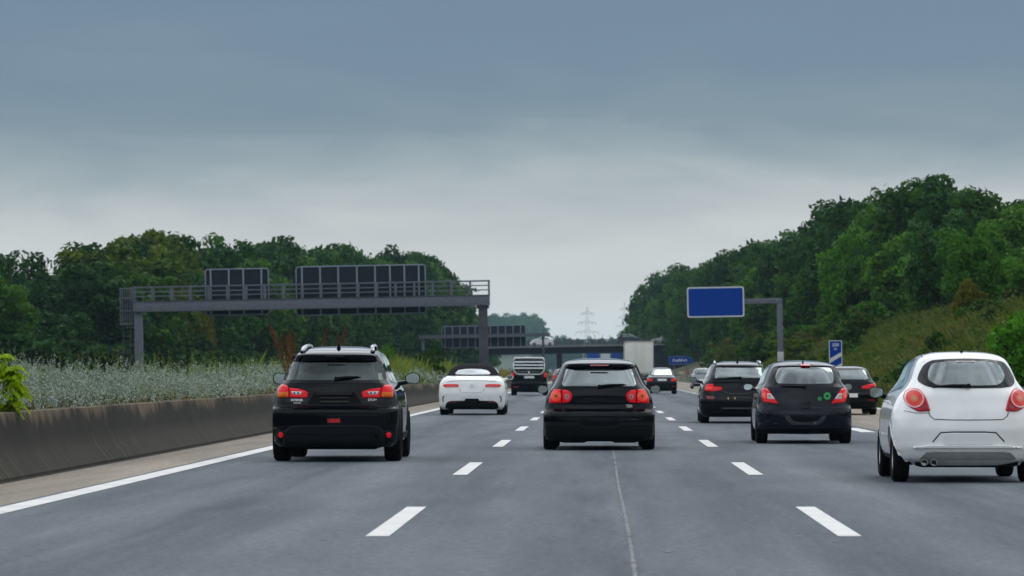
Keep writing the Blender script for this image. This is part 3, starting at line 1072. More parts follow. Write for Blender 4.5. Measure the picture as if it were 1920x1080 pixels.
    # lower black valance with its rounded step
    c.patch('lower_valance', rounded(PP([(262, 742), (350, 735), (870, 735), (958, 742), (1010, 800), (1000, 890), (870, 898), (330, 898), (215, 890), (205, 800)]), .03), PLASTIC_G, off=.035, skirt=.02, edge=.008, inset=.02, parent=bp)
    c.strip('valance_ridge', PP([(235, 800), (610, 815), (985, 800)]), .02, PLASTIC, off=.045, skirt=.0, parent=bp)
    for s in (-1, 1):
        f = (lambda p: p) if s < 0 else mir
        base = c.patch('reflector_pod', f(rounded(PP([(166, 775), (235, 778), (228, 850), (180, 872), (160, 850)]), .03)), PLASTIC, off=.02, skirt=.01, edge=.004, inset=.015, parent=bp)
        rx, rz = P(193, 812)
        c.patch('reflector', circle(rx * (1 if s < 0 else -1), rz, .036, 18, .038), LAMP_R, off=.032, skirt=.0, edge=.022, inset=.01, parent=bp)
    x, z = P(940, 826)
    exhaust(c, x, -.03, z, .047, PLASTIC_G)
    bm = bmesh.new()
    x, z = P(690, 902)
    for dx, dz in ((0, 0), (.09, .01)):
        box(bm, (x + dx, .4, z + dz), (.09, .2, .05), .012, Matrix.Rotation(R(25), 3, 'Y'))
    tube(bm, [(-.72, .78, .30), (.72, .78, .30)], .05, 10)
    bmobj('rear_axle', bm, PLASTIC, c.root, True)
    antenna(c, 1.0)
    for s in (-1, 1):
        bm = bmesh.new()
        zr = 1.545
        pts = [(s * .485, .66, 1.495), (s * .475, .74, 1.535), (s * .46, .95, 1.562), (s * .45, 1.6, 1.585), (s * .45, 2.0, 1.57), (s * .455, 2.2, 1.5)]
        tube(bm, pts, [.022, .028, .028, .024, .022, .02], 8)
        bmobj('roof_rail', bm, ALLOY if False else SILVERP, c.root, True)
        for yy, zz in ((.70, 1.49), (1.6, 1.545)):
            bm = bmesh.new(); box(bm, (s * (.482 if yy < 1 else .452), yy, zz), (.06, .08, .06), .018); bmobj('roof_rail_foot', bm, PLASTIC, c.root, True)
    arch_trim(c, W, PLASTIC, .06, .02)
    c.wheels(.78, 3.42, .345, .235, .875, spokes=7)
    for s in (-1, 1):
        c.mirror(s, s * .935, 2.62, 1.125, .215, .175, BLACKP)
    for s in ('left', 'right'):
        c.strip('sill_trim', [(1.22, .34), (3.0, .34)], .08, PLASTIC, side=s, off=.02, skirt=.0)
        c.strip('panel_gap', [(1.76, .42), (1.78, 1.08)], .008, side=s)
        h = c.patch('door_handle', rounded([(1.86, .93), (2.06, .93), (2.06, .955), (1.86, .955)], .01), BLACKP, s, off=.04, skirt=.0)
        c.patch('door_handle', rounded([(1.36, .95), (1.56, .95), (1.56, .975), (1.36, .975)], .01), BLACKP, s, off=.04, skirt=.0)
    c.interior(2.1, .93, rear_y=1.15, rear_z=.88, dx=.38)
    return c

# ------------------------------------------------------------------ the dark hatchback, middle lane
def build_hatch():
    rows = [(.15, .78, .14, 4.05), (.20, .84, .05, 4.1), (.40, .862, .008, 4.18), (.455, .864, .0, 4.18), (.54, .862, .002, 4.17), (.578, .858, .018, 4.15), (.655, .850, .105, 4.12),
            (.73, .838, .114, 4.1), (.85, .818, .118, 4.0), (.93, .795, .135, 3.7), (.99, .752, .17, 3.15), (1.13, .685, .29, 2.85), (1.27, .622, .41, 2.52),
            (1.335, .585, .46, 2.38), (1.37, .54, .60, 2.28), (1.397, .475, .84, 2.18), (1.417, .38, 1.12, 2.08), (1.43, .26, 1.4, 1.98), (1.437, .02, 1.75, 1.8)]
    c = Car('black_hatchback', rows, 'black hatchback with lit round red tail lamps in the middle lane', 'car', None, 704, 62.0, (980, 640, 4.911), c=.08, rr=.17, rl=.16, rt=.10)
    P, PP = c.P, c.PP
    W = [(.72, .32, .365), (3.28, .32, .365)]
    g = rounded(PP([(402, 246), (1002, 246), (1046, 398), (1030, 412), (375, 412), (360, 398)]), .035)
    side = [rounded([(1.0, 1.02), (1.72, 1.01), (1.72, 1.34), (1.22, 1.33)], .04), rounded([(1.79, 1.01), (2.68, .99), (2.3, 1.32), (1.79, 1.34)], .04)]
    sh = c.side_windows(side, GL_MID, FRIT)
    fh = c.windscreen(1.0, 1.36)
    c.body(BLACKP, [offset_poly(g, .018)], sh, fh, W, classify=lambda r, x, y, z: 'rear_bumper' if (r == 0 and z < .645) else None, liner=HEADLINER)
    bp = c.parts['rear_bumper']
    fr = c.patch('rear_window_frame', rounded(PP([(385, 232), (1020, 232), (1080, 418), (704, 424), (330, 418)]), .05), FRIT, off=.005, holes=[offset_poly(g, -.006)])
    gl = c.patch('rear_window', g, GL_REAR, off=.006, parent=fr)
    sp = c.spoiler(rounded(PP([(400, 208), (704, 203), (1030, 208), (1046, 238), (704, 242), (384, 238)]), .02), BLACKP, .12, .04)
    c.patch('high_brake_lamp', PP([(620, 214), (790, 214), (790, 226), (620, 226)]), LAMP_D, off=.115, parent=sp)
    c.wiper(P(706, 412), P(935, 396), gl)
    # tail lamps: two part red lens with round lights
    lens_o = rounded(PP([(286, 440), (352, 442), (358, 568), (240, 568), (243, 530), (256, 490)]), [.03, .01, .01, .02, .03, .03])
    lens_i = rounded(PP([(362, 444), (420, 450), (452, 482), (458, 515), (442, 548), (420, 566), (364, 568)]), [.01, .04, .05, .05, .05, .03, .01])
    for m in (lambda p: p, mir):
        s = -1 if m([(1, 0)]) == [(1, 0)] else 1
        f = (lambda x: x) if s < 0 else (lambda x: -x)
        l = c.patch('tail_lamp', m(lens_o), LAMP_R, off=.026, skirt=.01, edge=.006, inset=.014)
        x, z = P(306, 504)
        for (rad, mt, o) in ((.080, LAMP_G, .030), (.030, LAMP_O, .034), (.013, PLASTIC_G, .037)):
            c.patch('tail_light_ring', circle(f(x), z, rad, 22, rad * 1.02), mt, off=o, parent=l, step=.03)
        l2 = c.patch('tail_lamp', m(lens_i), LAMP_R, off=.026, skirt=.01, edge=.006, inset=.014)
        x, z = P(408, 510)
        for (rad, mt, o) in ((.056, simple('rose_lens', (.62, .07, .08), .15, coat=.35, spec=.15), .030), (.030, simple('pink_lens', (.62, .26, .26), .15, coat=.6), .034), (.013, PLASTIC_G, .037)):
            c.patch('reversing_lens', circle(f(x), z, rad, 20, rad), mt, off=o, parent=l2, step=.03)
    # tailgate outline and bumper shelf
    c.strip('panel_gap', PP([(455, 560), (392, 590), (385, 630), (400, 656), (704, 662), (1010, 656), (1025, 630), (1018, 590), (955, 560)]), .011)
    c.strip('panel_gap', PP([(250, 575), (330, 590), (385, 612)]), .007)
    c.strip('panel_gap', PP([(1160, 575), (1080, 590), (1025, 612)]), .007)
    c.patch('tailgate_fold', rounded(PP([(400, 560), (704, 552), (1010, 560), (1000, 572), (704, 566), (410, 572)]), .008), BLACKP, off=.022, skirt=.0, edge=.008, inset=.006)
    x, z = P(685, 602)
    c.patch('tailgate_badge_mark', circle(x + .03, z, .028, 14), BLACKP, off=.012, skirt=.0)
    c.text('TDI', *P(980, 597), .062, CHROME)
    c.patch('plate_recess', rounded(PP([(540, 698), (868, 698), (880, 735), (830, 785), (575, 785), (528, 735)]), .02), PLASTIC, off=.004, parent=bp)
    c.patch('plate_holder', rounded(PP([(605, 705), (845, 705), (830, 735), (620, 735)]), .01), PLASTIC_G, off=.02, skirt=.0, parent=bp)
    c.patch('lower_bumper', rounded(PP([(212, 758), (520, 752), (560, 785), (850, 785), (890, 752), (1195, 758), (1200, 905), (1080, 918), (1030, 934), (845, 934), (825, 922), (590, 922), (570, 934), (372, 934), (320, 918), (205, 905)]), .02), PLASTIC, off=.016, skirt=.01, edge=.004, inset=.015, parent=bp)
    c.strip('bumper_groove', PP([(215, 752), (520, 746)]), .010, parent=bp)
    c.strip('bumper_groove', PP([(890, 746), (1195, 752)]), .010, parent=bp)
    bm = bmesh.new()
    tube(bm, [(-.72, .72, .28), (.72, .72, .28)], .05, 10)
    box(bm, (-.25, .5, .2), (.5, .22, .1), .04)
    bmobj('rear_axle', bm, PLASTIC, c.root, True)
    exhaust(c, -.48, .06, .17, .028, PLASTIC_G, 2, .07)
    arch_trim(c, W, BLACKP, .02, .004)
    c.wheels(.72, 3.28, .318, .215, .872, spokes=5)
    c.mirror(-1, -.91, 2.55, .938, .165, .145, BLACKP)
    c.mirror(1, .905, 2.55, .938, .165, .14, BLACKP)
    c.interior(2.05, .80, rear_y=1.12, rear_z=.72, dx=.36, mat=CLOTH, sh=.54)
    return c

# ------------------------------------------------------------------ the dark small hatchback with green stickers, right lane
def build_small():
    rows = [(.17, .72, .14, 3.9), (.24, .78, .05, 3.95), (.38, .80, .01, 4.0), (.47, .802, .0, 4.0), (.55, .80, .01, 3.98), (.60, .797, .03, 3.96), (.65, .79, .065, 3.94),
            (.78, .782, .09, 3.85), (.88, .768, .105, 3.65), (.95, .738, .125, 3.3), (1.01, .69, .17, 2.95), (1.13, .645, .26, 2.72), (1.25, .59, .36, 2.45),
            (1.31, .545, .43, 2.32), (1.35, .485, .57, 2.22), (1.38, .41, .82, 2.1), (1.40, .32, 1.1, 2.0), (1.413, .20, 1.35, 1.9), (1.42, .02, 1.65, 1.75)]
    c = Car('dark_small_hatchback', rows, 'dark small hatchback with two green stickers on its tailgate in the right lane', 'car', None, 1160, 67.6, (1280, 640, 5.0526), c=.13, rr=.24, rl=.2, rt=.075)
    P, PP = c.P, c.PP
    W = [(.66, .305, .35), (3.16, .305, .35)]
    g = rounded(PP([(905, 250), (1160, 240), (1405, 250), (1432, 330), (1425, 398), (1160, 404), (890, 398), (875, 330)]), [.06, .02, .06, .05, .05, .02, .05, .05])
    border = rounded(PP([(862, 238), (1000, 228), (1160, 225), (1310, 228), (1445, 238), (1492, 320), (1508, 415), (1330, 418), (1160, 420), (980, 418), (808, 415), (822, 320)]), .04)
    side = [rounded([(.90, 1.04), (1.62, 1.02), (1.62, 1.33), (1.2, 1.31)], .05), rounded([(1.68, 1.02), (2.55, .985), (2.2, 1.30), (1.68, 1.33)], .04)]
    sh = c.side_windows(side, GL_MID, FRIT)
    fh = c.windscreen(1.0, 1.35)
    c.body(NAVYP, [offset_poly(g, .018)], sh, fh, W, classify=lambda r, x, y, z: 'rear_bumper' if (r == 0 and z < .64) else None, liner=HEADLINER, liner_z=1.0)
    bp = c.parts['rear_bumper']
    fr = c.patch('rear_window_frame', border, FRIT, off=.005, holes=[offset_poly(g, -.006)])
    gl = c.patch('rear_window', g, GL_REAR, off=.006, parent=fr)
    sp = c.spoiler(rounded(PP([(870, 226), (1000, 216), (1160, 213), (1310, 216), (1440, 226), (1446, 240), (1310, 232), (1160, 229), (1000, 232), (862, 240)]), .012), NAVYP, .08, .03)
    c.patch('high_brake_lamp', rounded(PP([(1115, 217), (1205, 217), (1205, 230), (1115, 230)]), .006), LAMP_R, off=.078, skirt=.0, parent=sp)
    c.wiper(P(1160, 428), P(950, 424), gl, .016)
    lens = rounded(PP([(752, 442), (786, 440), (815, 462), (840, 495), (908, 592), (775, 577), (752, 556), (744, 500)]), [.02, .03, .05, .05, .02, .03, .03, .04])
    white = rounded(PP([(800, 492), (833, 492), (876, 548), (802, 546)]), .012)
    for m in (lambda p: p, mir):
        s = -1 if m([(1, 0)]) == [(1, 0)] else 1
        l = c.patch('tail_lamp', m(lens), LAMP_R, off=.03, skirt=.01, edge=.006, inset=.014)
        w_ = c.patch('reversing_lens', m(white), LAMP_W, off=.036, edge=.028, inset=.01, parent=l)
        x, z = P(772, 510); x = x if s < 0 else -x
        c.patch('indicator_lens', circle(x, z, .034, 14, .05), LAMP_G, off=.034, parent=l)
        x, z = P(820, 515); x = x if s < 0 else -x
        c.patch('lamp_bulb', circle(x, z, .022, 12), simple('bulb_gold', (.4, .3, .16), .3, .3), off=.04, parent=w_)
    c.strip('panel_gap', PP([(905, 592), (925, 615), (980, 640), (1080, 652), (1160, 654), (1240, 652), (1340, 640), (1395, 615), (1418, 592)]), .010)
    c.strip('panel_gap', PP([(835, 430), (870, 500), (905, 560)]), .006)
    c.strip('panel_gap', PP([(1485, 430), (1450, 500), (1415, 560)]), .006)
    for zy in (585, 624):
        c.patch('tailgate_bar', rounded(PP([(1112, zy - 9), (1214, zy - 9), (1210, zy + 7), (1116, zy + 7)]), .006), NAVYP, off=.03, skirt=.0, edge=.012, inset=.006)
    for (x_, z_, r_) in ((1370, 518, 34), (1298, 543, 18)):
        x, z = P(x_, z_); r = r_ / 560
        pet = [(x + r * (1 + .09 * math.cos(7 * a)) * math.cos(a), z + r * (1 + .09 * math.cos(7 * a)) * math.sin(a)) for a in np.linspace(0, 2 * math.pi, 42)[:-1]]
        c.patch('flower_sticker', pet, GREENST, off=.005, holes=[circle(x, z, r * .42, 16)], step=.03)
    # bumper: shoulder ledges, U shaped recess, lower strips
    for m in (lambda p: p, mir):
        c.patch('bumper_ledge', m(rounded(PP([(728, 655), (780, 668), (912, 672), (905, 690), (780, 690), (730, 680)]), .01)), NAVYP, off=.03, skirt=.0, edge=.008, inset=.008, parent=bp)
        c.patch('bumper_strip', m(rounded(PP([(718, 770), (905, 776), (905, 796), (722, 796)]), .008)), NAVYP, off=.024, skirt=.0, edge=.006, inset=.008, parent=bp)
    cx_ = 1160
    U_o = [(962, 702), (975, 740), (1000, 775), (1040, 796), (1160, 800), (1280, 796), (1322, 775), (1350, 740), (1364, 702)]
    U_i = [(1318, 704), (1305, 730), (1270, 758), (1160, 768), (1055, 758), (1025, 730), (1012, 704)]
    c.patch('number_plate_surround', PP(U_o + U_i), simple('grey_bumper_paint', (.03, .034, .042), .35, coat=.5), off=.022, skirt=.0, edge=.01, inset=.008, parent=bp)
    c.patch('plate_recess', PP([(1014, 706), (1316, 706)] + U_i[1:-1]), PLASTIC, off=.004, parent=bp)
    c.patch('plate_holder', rounded(PP([(1075, 708), (1255, 708), (1250, 720), (1080, 720)]), .005), PLASTIC_G, off=.02, skirt=.0, parent=bp)
    c.patch('lower_valance', rounded(PP([(715, 805), (1000, 812), (1160, 815), (1320, 812), (1590, 805), (1575, 872), (1160, 880), (745, 872)]), .02), PLASTIC, off=.012, skirt=.0, edge=.003, inset=.012, parent=bp)
    bm = bmesh.new(); tube(bm, [(-.7, .66, .28), (.7, .66, .28)], .05, 10); bmobj('rear_axle', bm, PLASTIC, c.root, True)
    antenna(c, .75, .09)
    arch_trim(c, W, NAVYP, .02, .004)
    c.wheels(.66, 3.16, .305, .20, .81, spokes=8)
    c.mirror(-1, -.87, 2.45, .955, .17, .125, NAVYP)
    c.mirror(1, .87, 2.45, .955, .17, .125, NAVYP)
    c.interior(1.95, .78, rear_y=1.05, rear_z=.70, dx=.34, rear_heads=False, sh=.52)
    bm = bmesh.new(); box(bm, (.02, 2.25, 1.16), (.26, .12, .22), .06, None, 3); bmobj('hanging_bag', bm, PLASTIC_G, c.root, True)
    for s in ('left', 'right'):
        c.strip('panel_gap', [(1.64, .35), (1.66, 1.0)], .008, side=s)
        c.patch('door_handle', rounded([(1.74, .86), (1.94, .86), (1.94, .885), (1.74, .885)], .01), NAVYP, s, off=.04, skirt=.0)
    return c

# ------------------------------------------------------------------ the white city car cut by the right edge
def build_city():
    rows = [(.19, .66, .18, 3.35), (.255, .745, .06, 3.45), (.34, .79, .02, 3.55), (.42, .808, .0, 3.6), (.56, .822, .0, 3.6), (.68, .820, .015, 3.58), (.78, .806, .04, 3.5),
            (.88, .772, .08, 3.3), (.96, .728, .11, 2.95), (1.04, .655, .155, 2.7), (1.13, .598, .225, 2.5), (1.25, .552, .325, 2.25), (1.345, .50, .41, 2.05),
            (1.39, .445, .52, 1.92), (1.42, .37, .68, 1.8), (1.44, .27, .92, 1.7), (1.45, .02, 1.25, 1.4)]
    c = Car('white_city_car', rows, 'small white rounded city car with big round tail lamps, cut by the right edge', 'car', None, 778, 43.8, (1600, 620, 3.6), c=.13, rr=.32, rl=.26, taper=.10, rt=.045)
    P, PP = c.P, c.PP
    W = [(.62, .29, .345), (2.92, .29, .345)]
    border = rounded(PP([(470, 232), (520, 200), (620, 190), (760, 186), (900, 190), (1010, 208), (1050, 250), (1085, 318), (1090, 350), (1070, 376), (1000, 386), (760, 388), (540, 384), (490, 374), (428, 340), (440, 290)]), .04)
    g = rounded(PP([(530, 218), (640, 207), (760, 203), (890, 207), (980, 222), (1018, 290), (1018, 330), (980, 366), (760, 372), (560, 366), (505, 330), (502, 280)]), .05)
    side = [rounded([(.98, 1.055), (1.42, 1.035), (1.38, 1.36), (1.16, 1.345)], .07), rounded([(1.46, 1.035), (2.42, .985), (2.02, 1.27), (1.43, 1.36)], .05)]
    sh = c.side_windows(side, GL_MID, FRIT, .025)
    fh = c.windscreen(1.02, 1.36, .84)
    c.body(WHITEP, [offset_poly(g, .018)], sh, fh, W, classify=lambda r, x, y, z: 'rear_bumper' if (r == 0 and z < .69) else None, liner=HEADLINER, liner_z=1.0)
    bp = c.parts['rear_bumper']
    fr = c.patch('rear_window_frame', border, FRIT, off=.006, holes=[offset_poly(g, -.006)])
    gl = c.patch('rear_window', g, GL_REAR, off=.008, parent=fr)
    c.patch('high_brake_lamp', rounded(PP([(688, 203), (822, 203), (818, 213), (692, 213)]), .006), simple('pale_brake_lens', (.45, .40, .41), .2), off=.012, skirt=.0, parent=fr)
    c.wiper(P(775, 372), P(548, 376), gl, .016)
    lens = rounded(PP([(345, 402), (380, 386), (425, 386), (455, 400), (492, 452), (522, 542), (440, 548), (385, 522), (345, 480), (332, 440)]), [.04, .04, .04, .04, .05, .02, .03, .05, .05, .05])
    for m in (lambda p: p, mir):
        s = -1 if m([(1, 0)]) == [(1, 0)] else 1
        l = c.patch('tail_lamp', m(lens), simple('crimson_lens', (.46, .003, .025), .15, coat=.3, spec=.15, vscale=14), off=.03, skirt=.01, edge=.004, inset=.014)
        x, z = P(410, 455); x = x if s < 0 else -x
        c.patch('lamp_ring', circle(x, z, .104, 28), simple('pink_ring', (.70, .34, .36), .2, coat=.6), off=.040, holes=[circle(x, z, .088, 28)], parent=l, skirt=-.02)
        c.patch('tail_light', circle(x, z, .088, 26), simple('coral_lens', (.66, .05, .035), .15, coat=.3, spec=.15, vscale=30), off=.038, parent=l)
        c.patch('tail_light_core', circle(x, z, .042, 18), simple('coral_core', (.70, .16, .10), .15, coat=.3, spec=.15), off=.042, parent=l)
        c.patch('lamp_bulb', circle(x, z, .018, 12), simple('bulb_gold', (.4, .3, .16), .3, .3), off=.046, parent=l)
        x, z = P(478, 516); x = x if s < 0 else -x
        c.patch('reversing_lens', circle(x, z, .024, 14), LAMP_D, off=.036, parent=l)
    # seams
    c.strip('panel_gap', PP([(508, 548), (518, 575), (545, 597), (640, 602), (760, 603), (900, 602), (1010, 600), (1040, 575), (1048, 548)]), .009)
    c.strip('panel_gap', PP([(340, 540), (420, 556), (508, 556)]), .006)
    c.strip('panel_gap', PP([(450, 155), (472, 190), (478, 212)]), .008)
    c.strip('panel_gap', PP([(1005, 160), (1020, 190), (1030, 210)]), .008)
    c.patch('plate_recess', rounded(PP([(540, 752), (590, 688), (640, 684), (910, 684), (962, 688), (1016, 752), (1000, 772), (560, 772)]), .01), WHITEP, off=.002, parent=bp)
    c.strip('recess_shadow_lip', PP([(535, 752), (590, 688), (680, 684), (880, 684), (962, 688), (1020, 750)]), .014, GAP, off=.004, parent=bp)
    plate(c, *P(776, 732), .54, .115, off=.012, blue=False, parent=bp)
    c.patch('bumper_shelf', rounded(PP([(395, 785), (520, 772), (1020, 772), (1150, 785), (1140, 800), (1010, 796), (540, 796), (410, 800)]), .01), WHITEP, off=.03, skirt=.0, edge=.008, inset=.008, parent=bp)
    c.patch('diffuser', rounded(PP([(445, 866), (492, 822), (540, 818), (1010, 818), (1062, 824), (1100, 866), (1080, 874), (470, 874)]), .015), simple('grey_diffuser', (.27, .275, .27), .5), off=.014, skirt=.01, parent=bp)
    bm = bmesh.new()
    tube(bm, [(-.7, .62, .28), (.7, .62, .28)], .05, 10)
    box(bm, (.0, .45, .235), (1.15, .5, .12), .05)
    bmobj('rear_axle', bm, PLASTIC, c.root, True)
    x, z = P(506, 890)
    exhaust(c, x, .05, z + .004, .037, CHROME, 2, .105)
    x, z = P(436, 552)
    c.text('KA', x, z, .03, CHROME)
    antenna(c, .85, .04)
    arch_trim(c, W, WHITEP, .03, .004)
    c.wheels(.62, 2.92, .29, .185, .80, spokes=8)
    c.mirror(-1, -.85, 2.28, .985, .175, .14, PLASTIC)
    c.mirror(1, .85, 2.28, .985, .175, .14, PLASTIC)
    c.interior(1.75, .84, CLOTH_G, dx=.34, sh=.58)
    bm = bmesh.new(); box(bm, (0, 1.0, .68), (1.0, .16, .4), .06, None, 3); bmobj('rear_bench', bm, CLOTH_G, c.root, True)
    for s in ('left', 'right'):
        c.strip('panel_gap', [(1.36, .34), (1.36, .7), (1.40, 1.02)], .008, side=s)
        c.patch('door_handle', rounded([(1.44, .87), (1.62, .87), (1.62, .895), (1.44, .895)], .01), WHITEP, s, off=.04, skirt=.0)
        c.strip('sill_trim', [(1.0, .27), (2.55, .27)], .05, PLASTIC, side=s, off=.012, skirt=.0)
    return c

# ------------------------------------------------------------------ the white convertible
def build_convertible():
    rows = [(.16, .84, .16, 4.8), (.24, .90, .05, 4.9), (.40, .932, .01, 5.0), (.58, .942, .0, 5.0), (.74, .936, .02, 4.95), (.88, .915, .045, 4.85), (.97, .87, .085, 4.4),
            (1.03, .81, .17, 3.9), (1.07, .765, .30, 3.65), (1.10, .735, .50, 3.45), (1.16, .712, .72, 3.25), (1.28, .635, 1.02, 2.95), (1.37, .52, 1.28, 2.7), (1.425, .38, 1.55, 2.5), (1.45, .22, 1.85, 2.35), (1.458, .02, 2.1, 2.2)]
    c = Car('white_convertible', rows, 'white convertible with its black fabric roof closed, near the wall in the left lane', 'car', None, 572, 112.3, (800, 640, 6.75), c=.12, rr=.24, rl=.2, rt=.0)
    P, PP = c.P, c.PP
    W = [(.95, .34, .385), (3.9, .34, .385)]
    g = rounded(PP([(362, 400), (400, 364), (480, 352), (572, 348), (690, 352), (765, 364), (808, 400), (800, 416), (572, 420), (368, 416)]), .04)
    side = [rounded([(1.25, 1.14), (3.1, 1.10), (2.75, 1.32), (1.7, 1.36)], .06)]
    sh = c.side_windows(side, GL_MID, SOFTTOP)
    fh = c.windscreen(1.12, 1.38)
    def cls(r, x, y, z):
        if z > 1.098: return 'fabric_roof'
        if r == 0 and z < .60: return 'rear_bumper'
    c.body(WHITEP, [offset_poly(g, .012)], sh, fh, W, classify=cls, mats={'fabric_roof': SOFTTOP})
    bp = c.parts['rear_bumper']
    gl = c.patch('rear_window', g, simple('pale_rear_glass', (.42, .47, .50), .06, coat=1.0, var=.25, vscale=3), off=.012, skirt=.01)
    for m in (lambda p: p, mir):
        l = c.patch('tail_lamp', m(rounded(PP([(203, 552), (225, 541), (390, 541), (407, 556), (400, 580), (240, 584), (215, 574)]), .02)), LAMP_R, off=.02, skirt=.01, edge=.004, inset=.012)
        c.patch('lamp_band', m(PP([(235, 563), (300, 565), (385, 562), (385, 571), (300, 574), (240, 573)])), simple('pink_lens', (.62, .26, .26), .15, coat=.6), off=.024, parent=l)
        c.strip('bumper_vent', m(PP([(220, 690), (206, 715), (205, 745), (212, 768)])), .03, PLASTIC, off=.006, parent=bp)
        c.patch('reflector', m(rounded(PP([(290, 760), (372, 762), (368, 778), (300, 778)]), .008)), LAMP_D, off=.026, skirt=.0, parent=bp)
    c.strip('panel_gap', PP([(410, 590), (430, 640), (480, 650), (572, 652), (665, 650), (712, 640), (735, 590)]), .007)
    c.strip('boot_edge', PP([(260, 500), (400, 486), (572, 482), (745, 486), (885, 500)]), .03, WHITEP, off=.025, skirt=.0)
    x, z = P(572, 570)
    c.patch('boot_badge', circle(x, z, .05, 18), SILVERP, off=.012, skirt=.0, holes=[circle(x, z, .04, 18)])
    c.patch('plate_recess', rounded(PP([(400, 748), (440, 705), (500, 690), (650, 690), (705, 705), (745, 748)]), .02), simple('bright_plate_recess', (.8, .82, .82), .2, coat=1), off=.006, parent=bp)
    c.patch('diffuser', rounded(PP([(236, 850), (240, 800), (262, 770), (300, 754), (480, 752), (490, 724), (655, 724), (668, 752), (845, 754), (885, 770), (906, 800), (912, 850), (860, 862), (290, 862)]), .02), PLASTIC, off=.018, skirt=.0, parent=bp)
    bm = bmesh.new(); tube(bm, [(-.75, .95, .3), (.75, .95, .3)], .06, 10); box(bm, (0, .5, .22), (1.2, .5, .12), .04); bmobj('rear_axle', bm, PLASTIC, c.root, True)
    arch_trim(c, W, WHITEP, .02, .004)
    c.wheels(.95, 3.9, .34, .255, .93, spokes=10)
    for s in (-1, 1):
        c.mirror(s, s * 1.0, 3.1, 1.06, .19, .14, WHITEP)
        c.seat(s * .4, 2.4, .85)
    for s in ('left', 'right'):
        c.strip('panel_gap', [(1.75, .4), (1.72, 1.05)], .008, side=s)
    return c

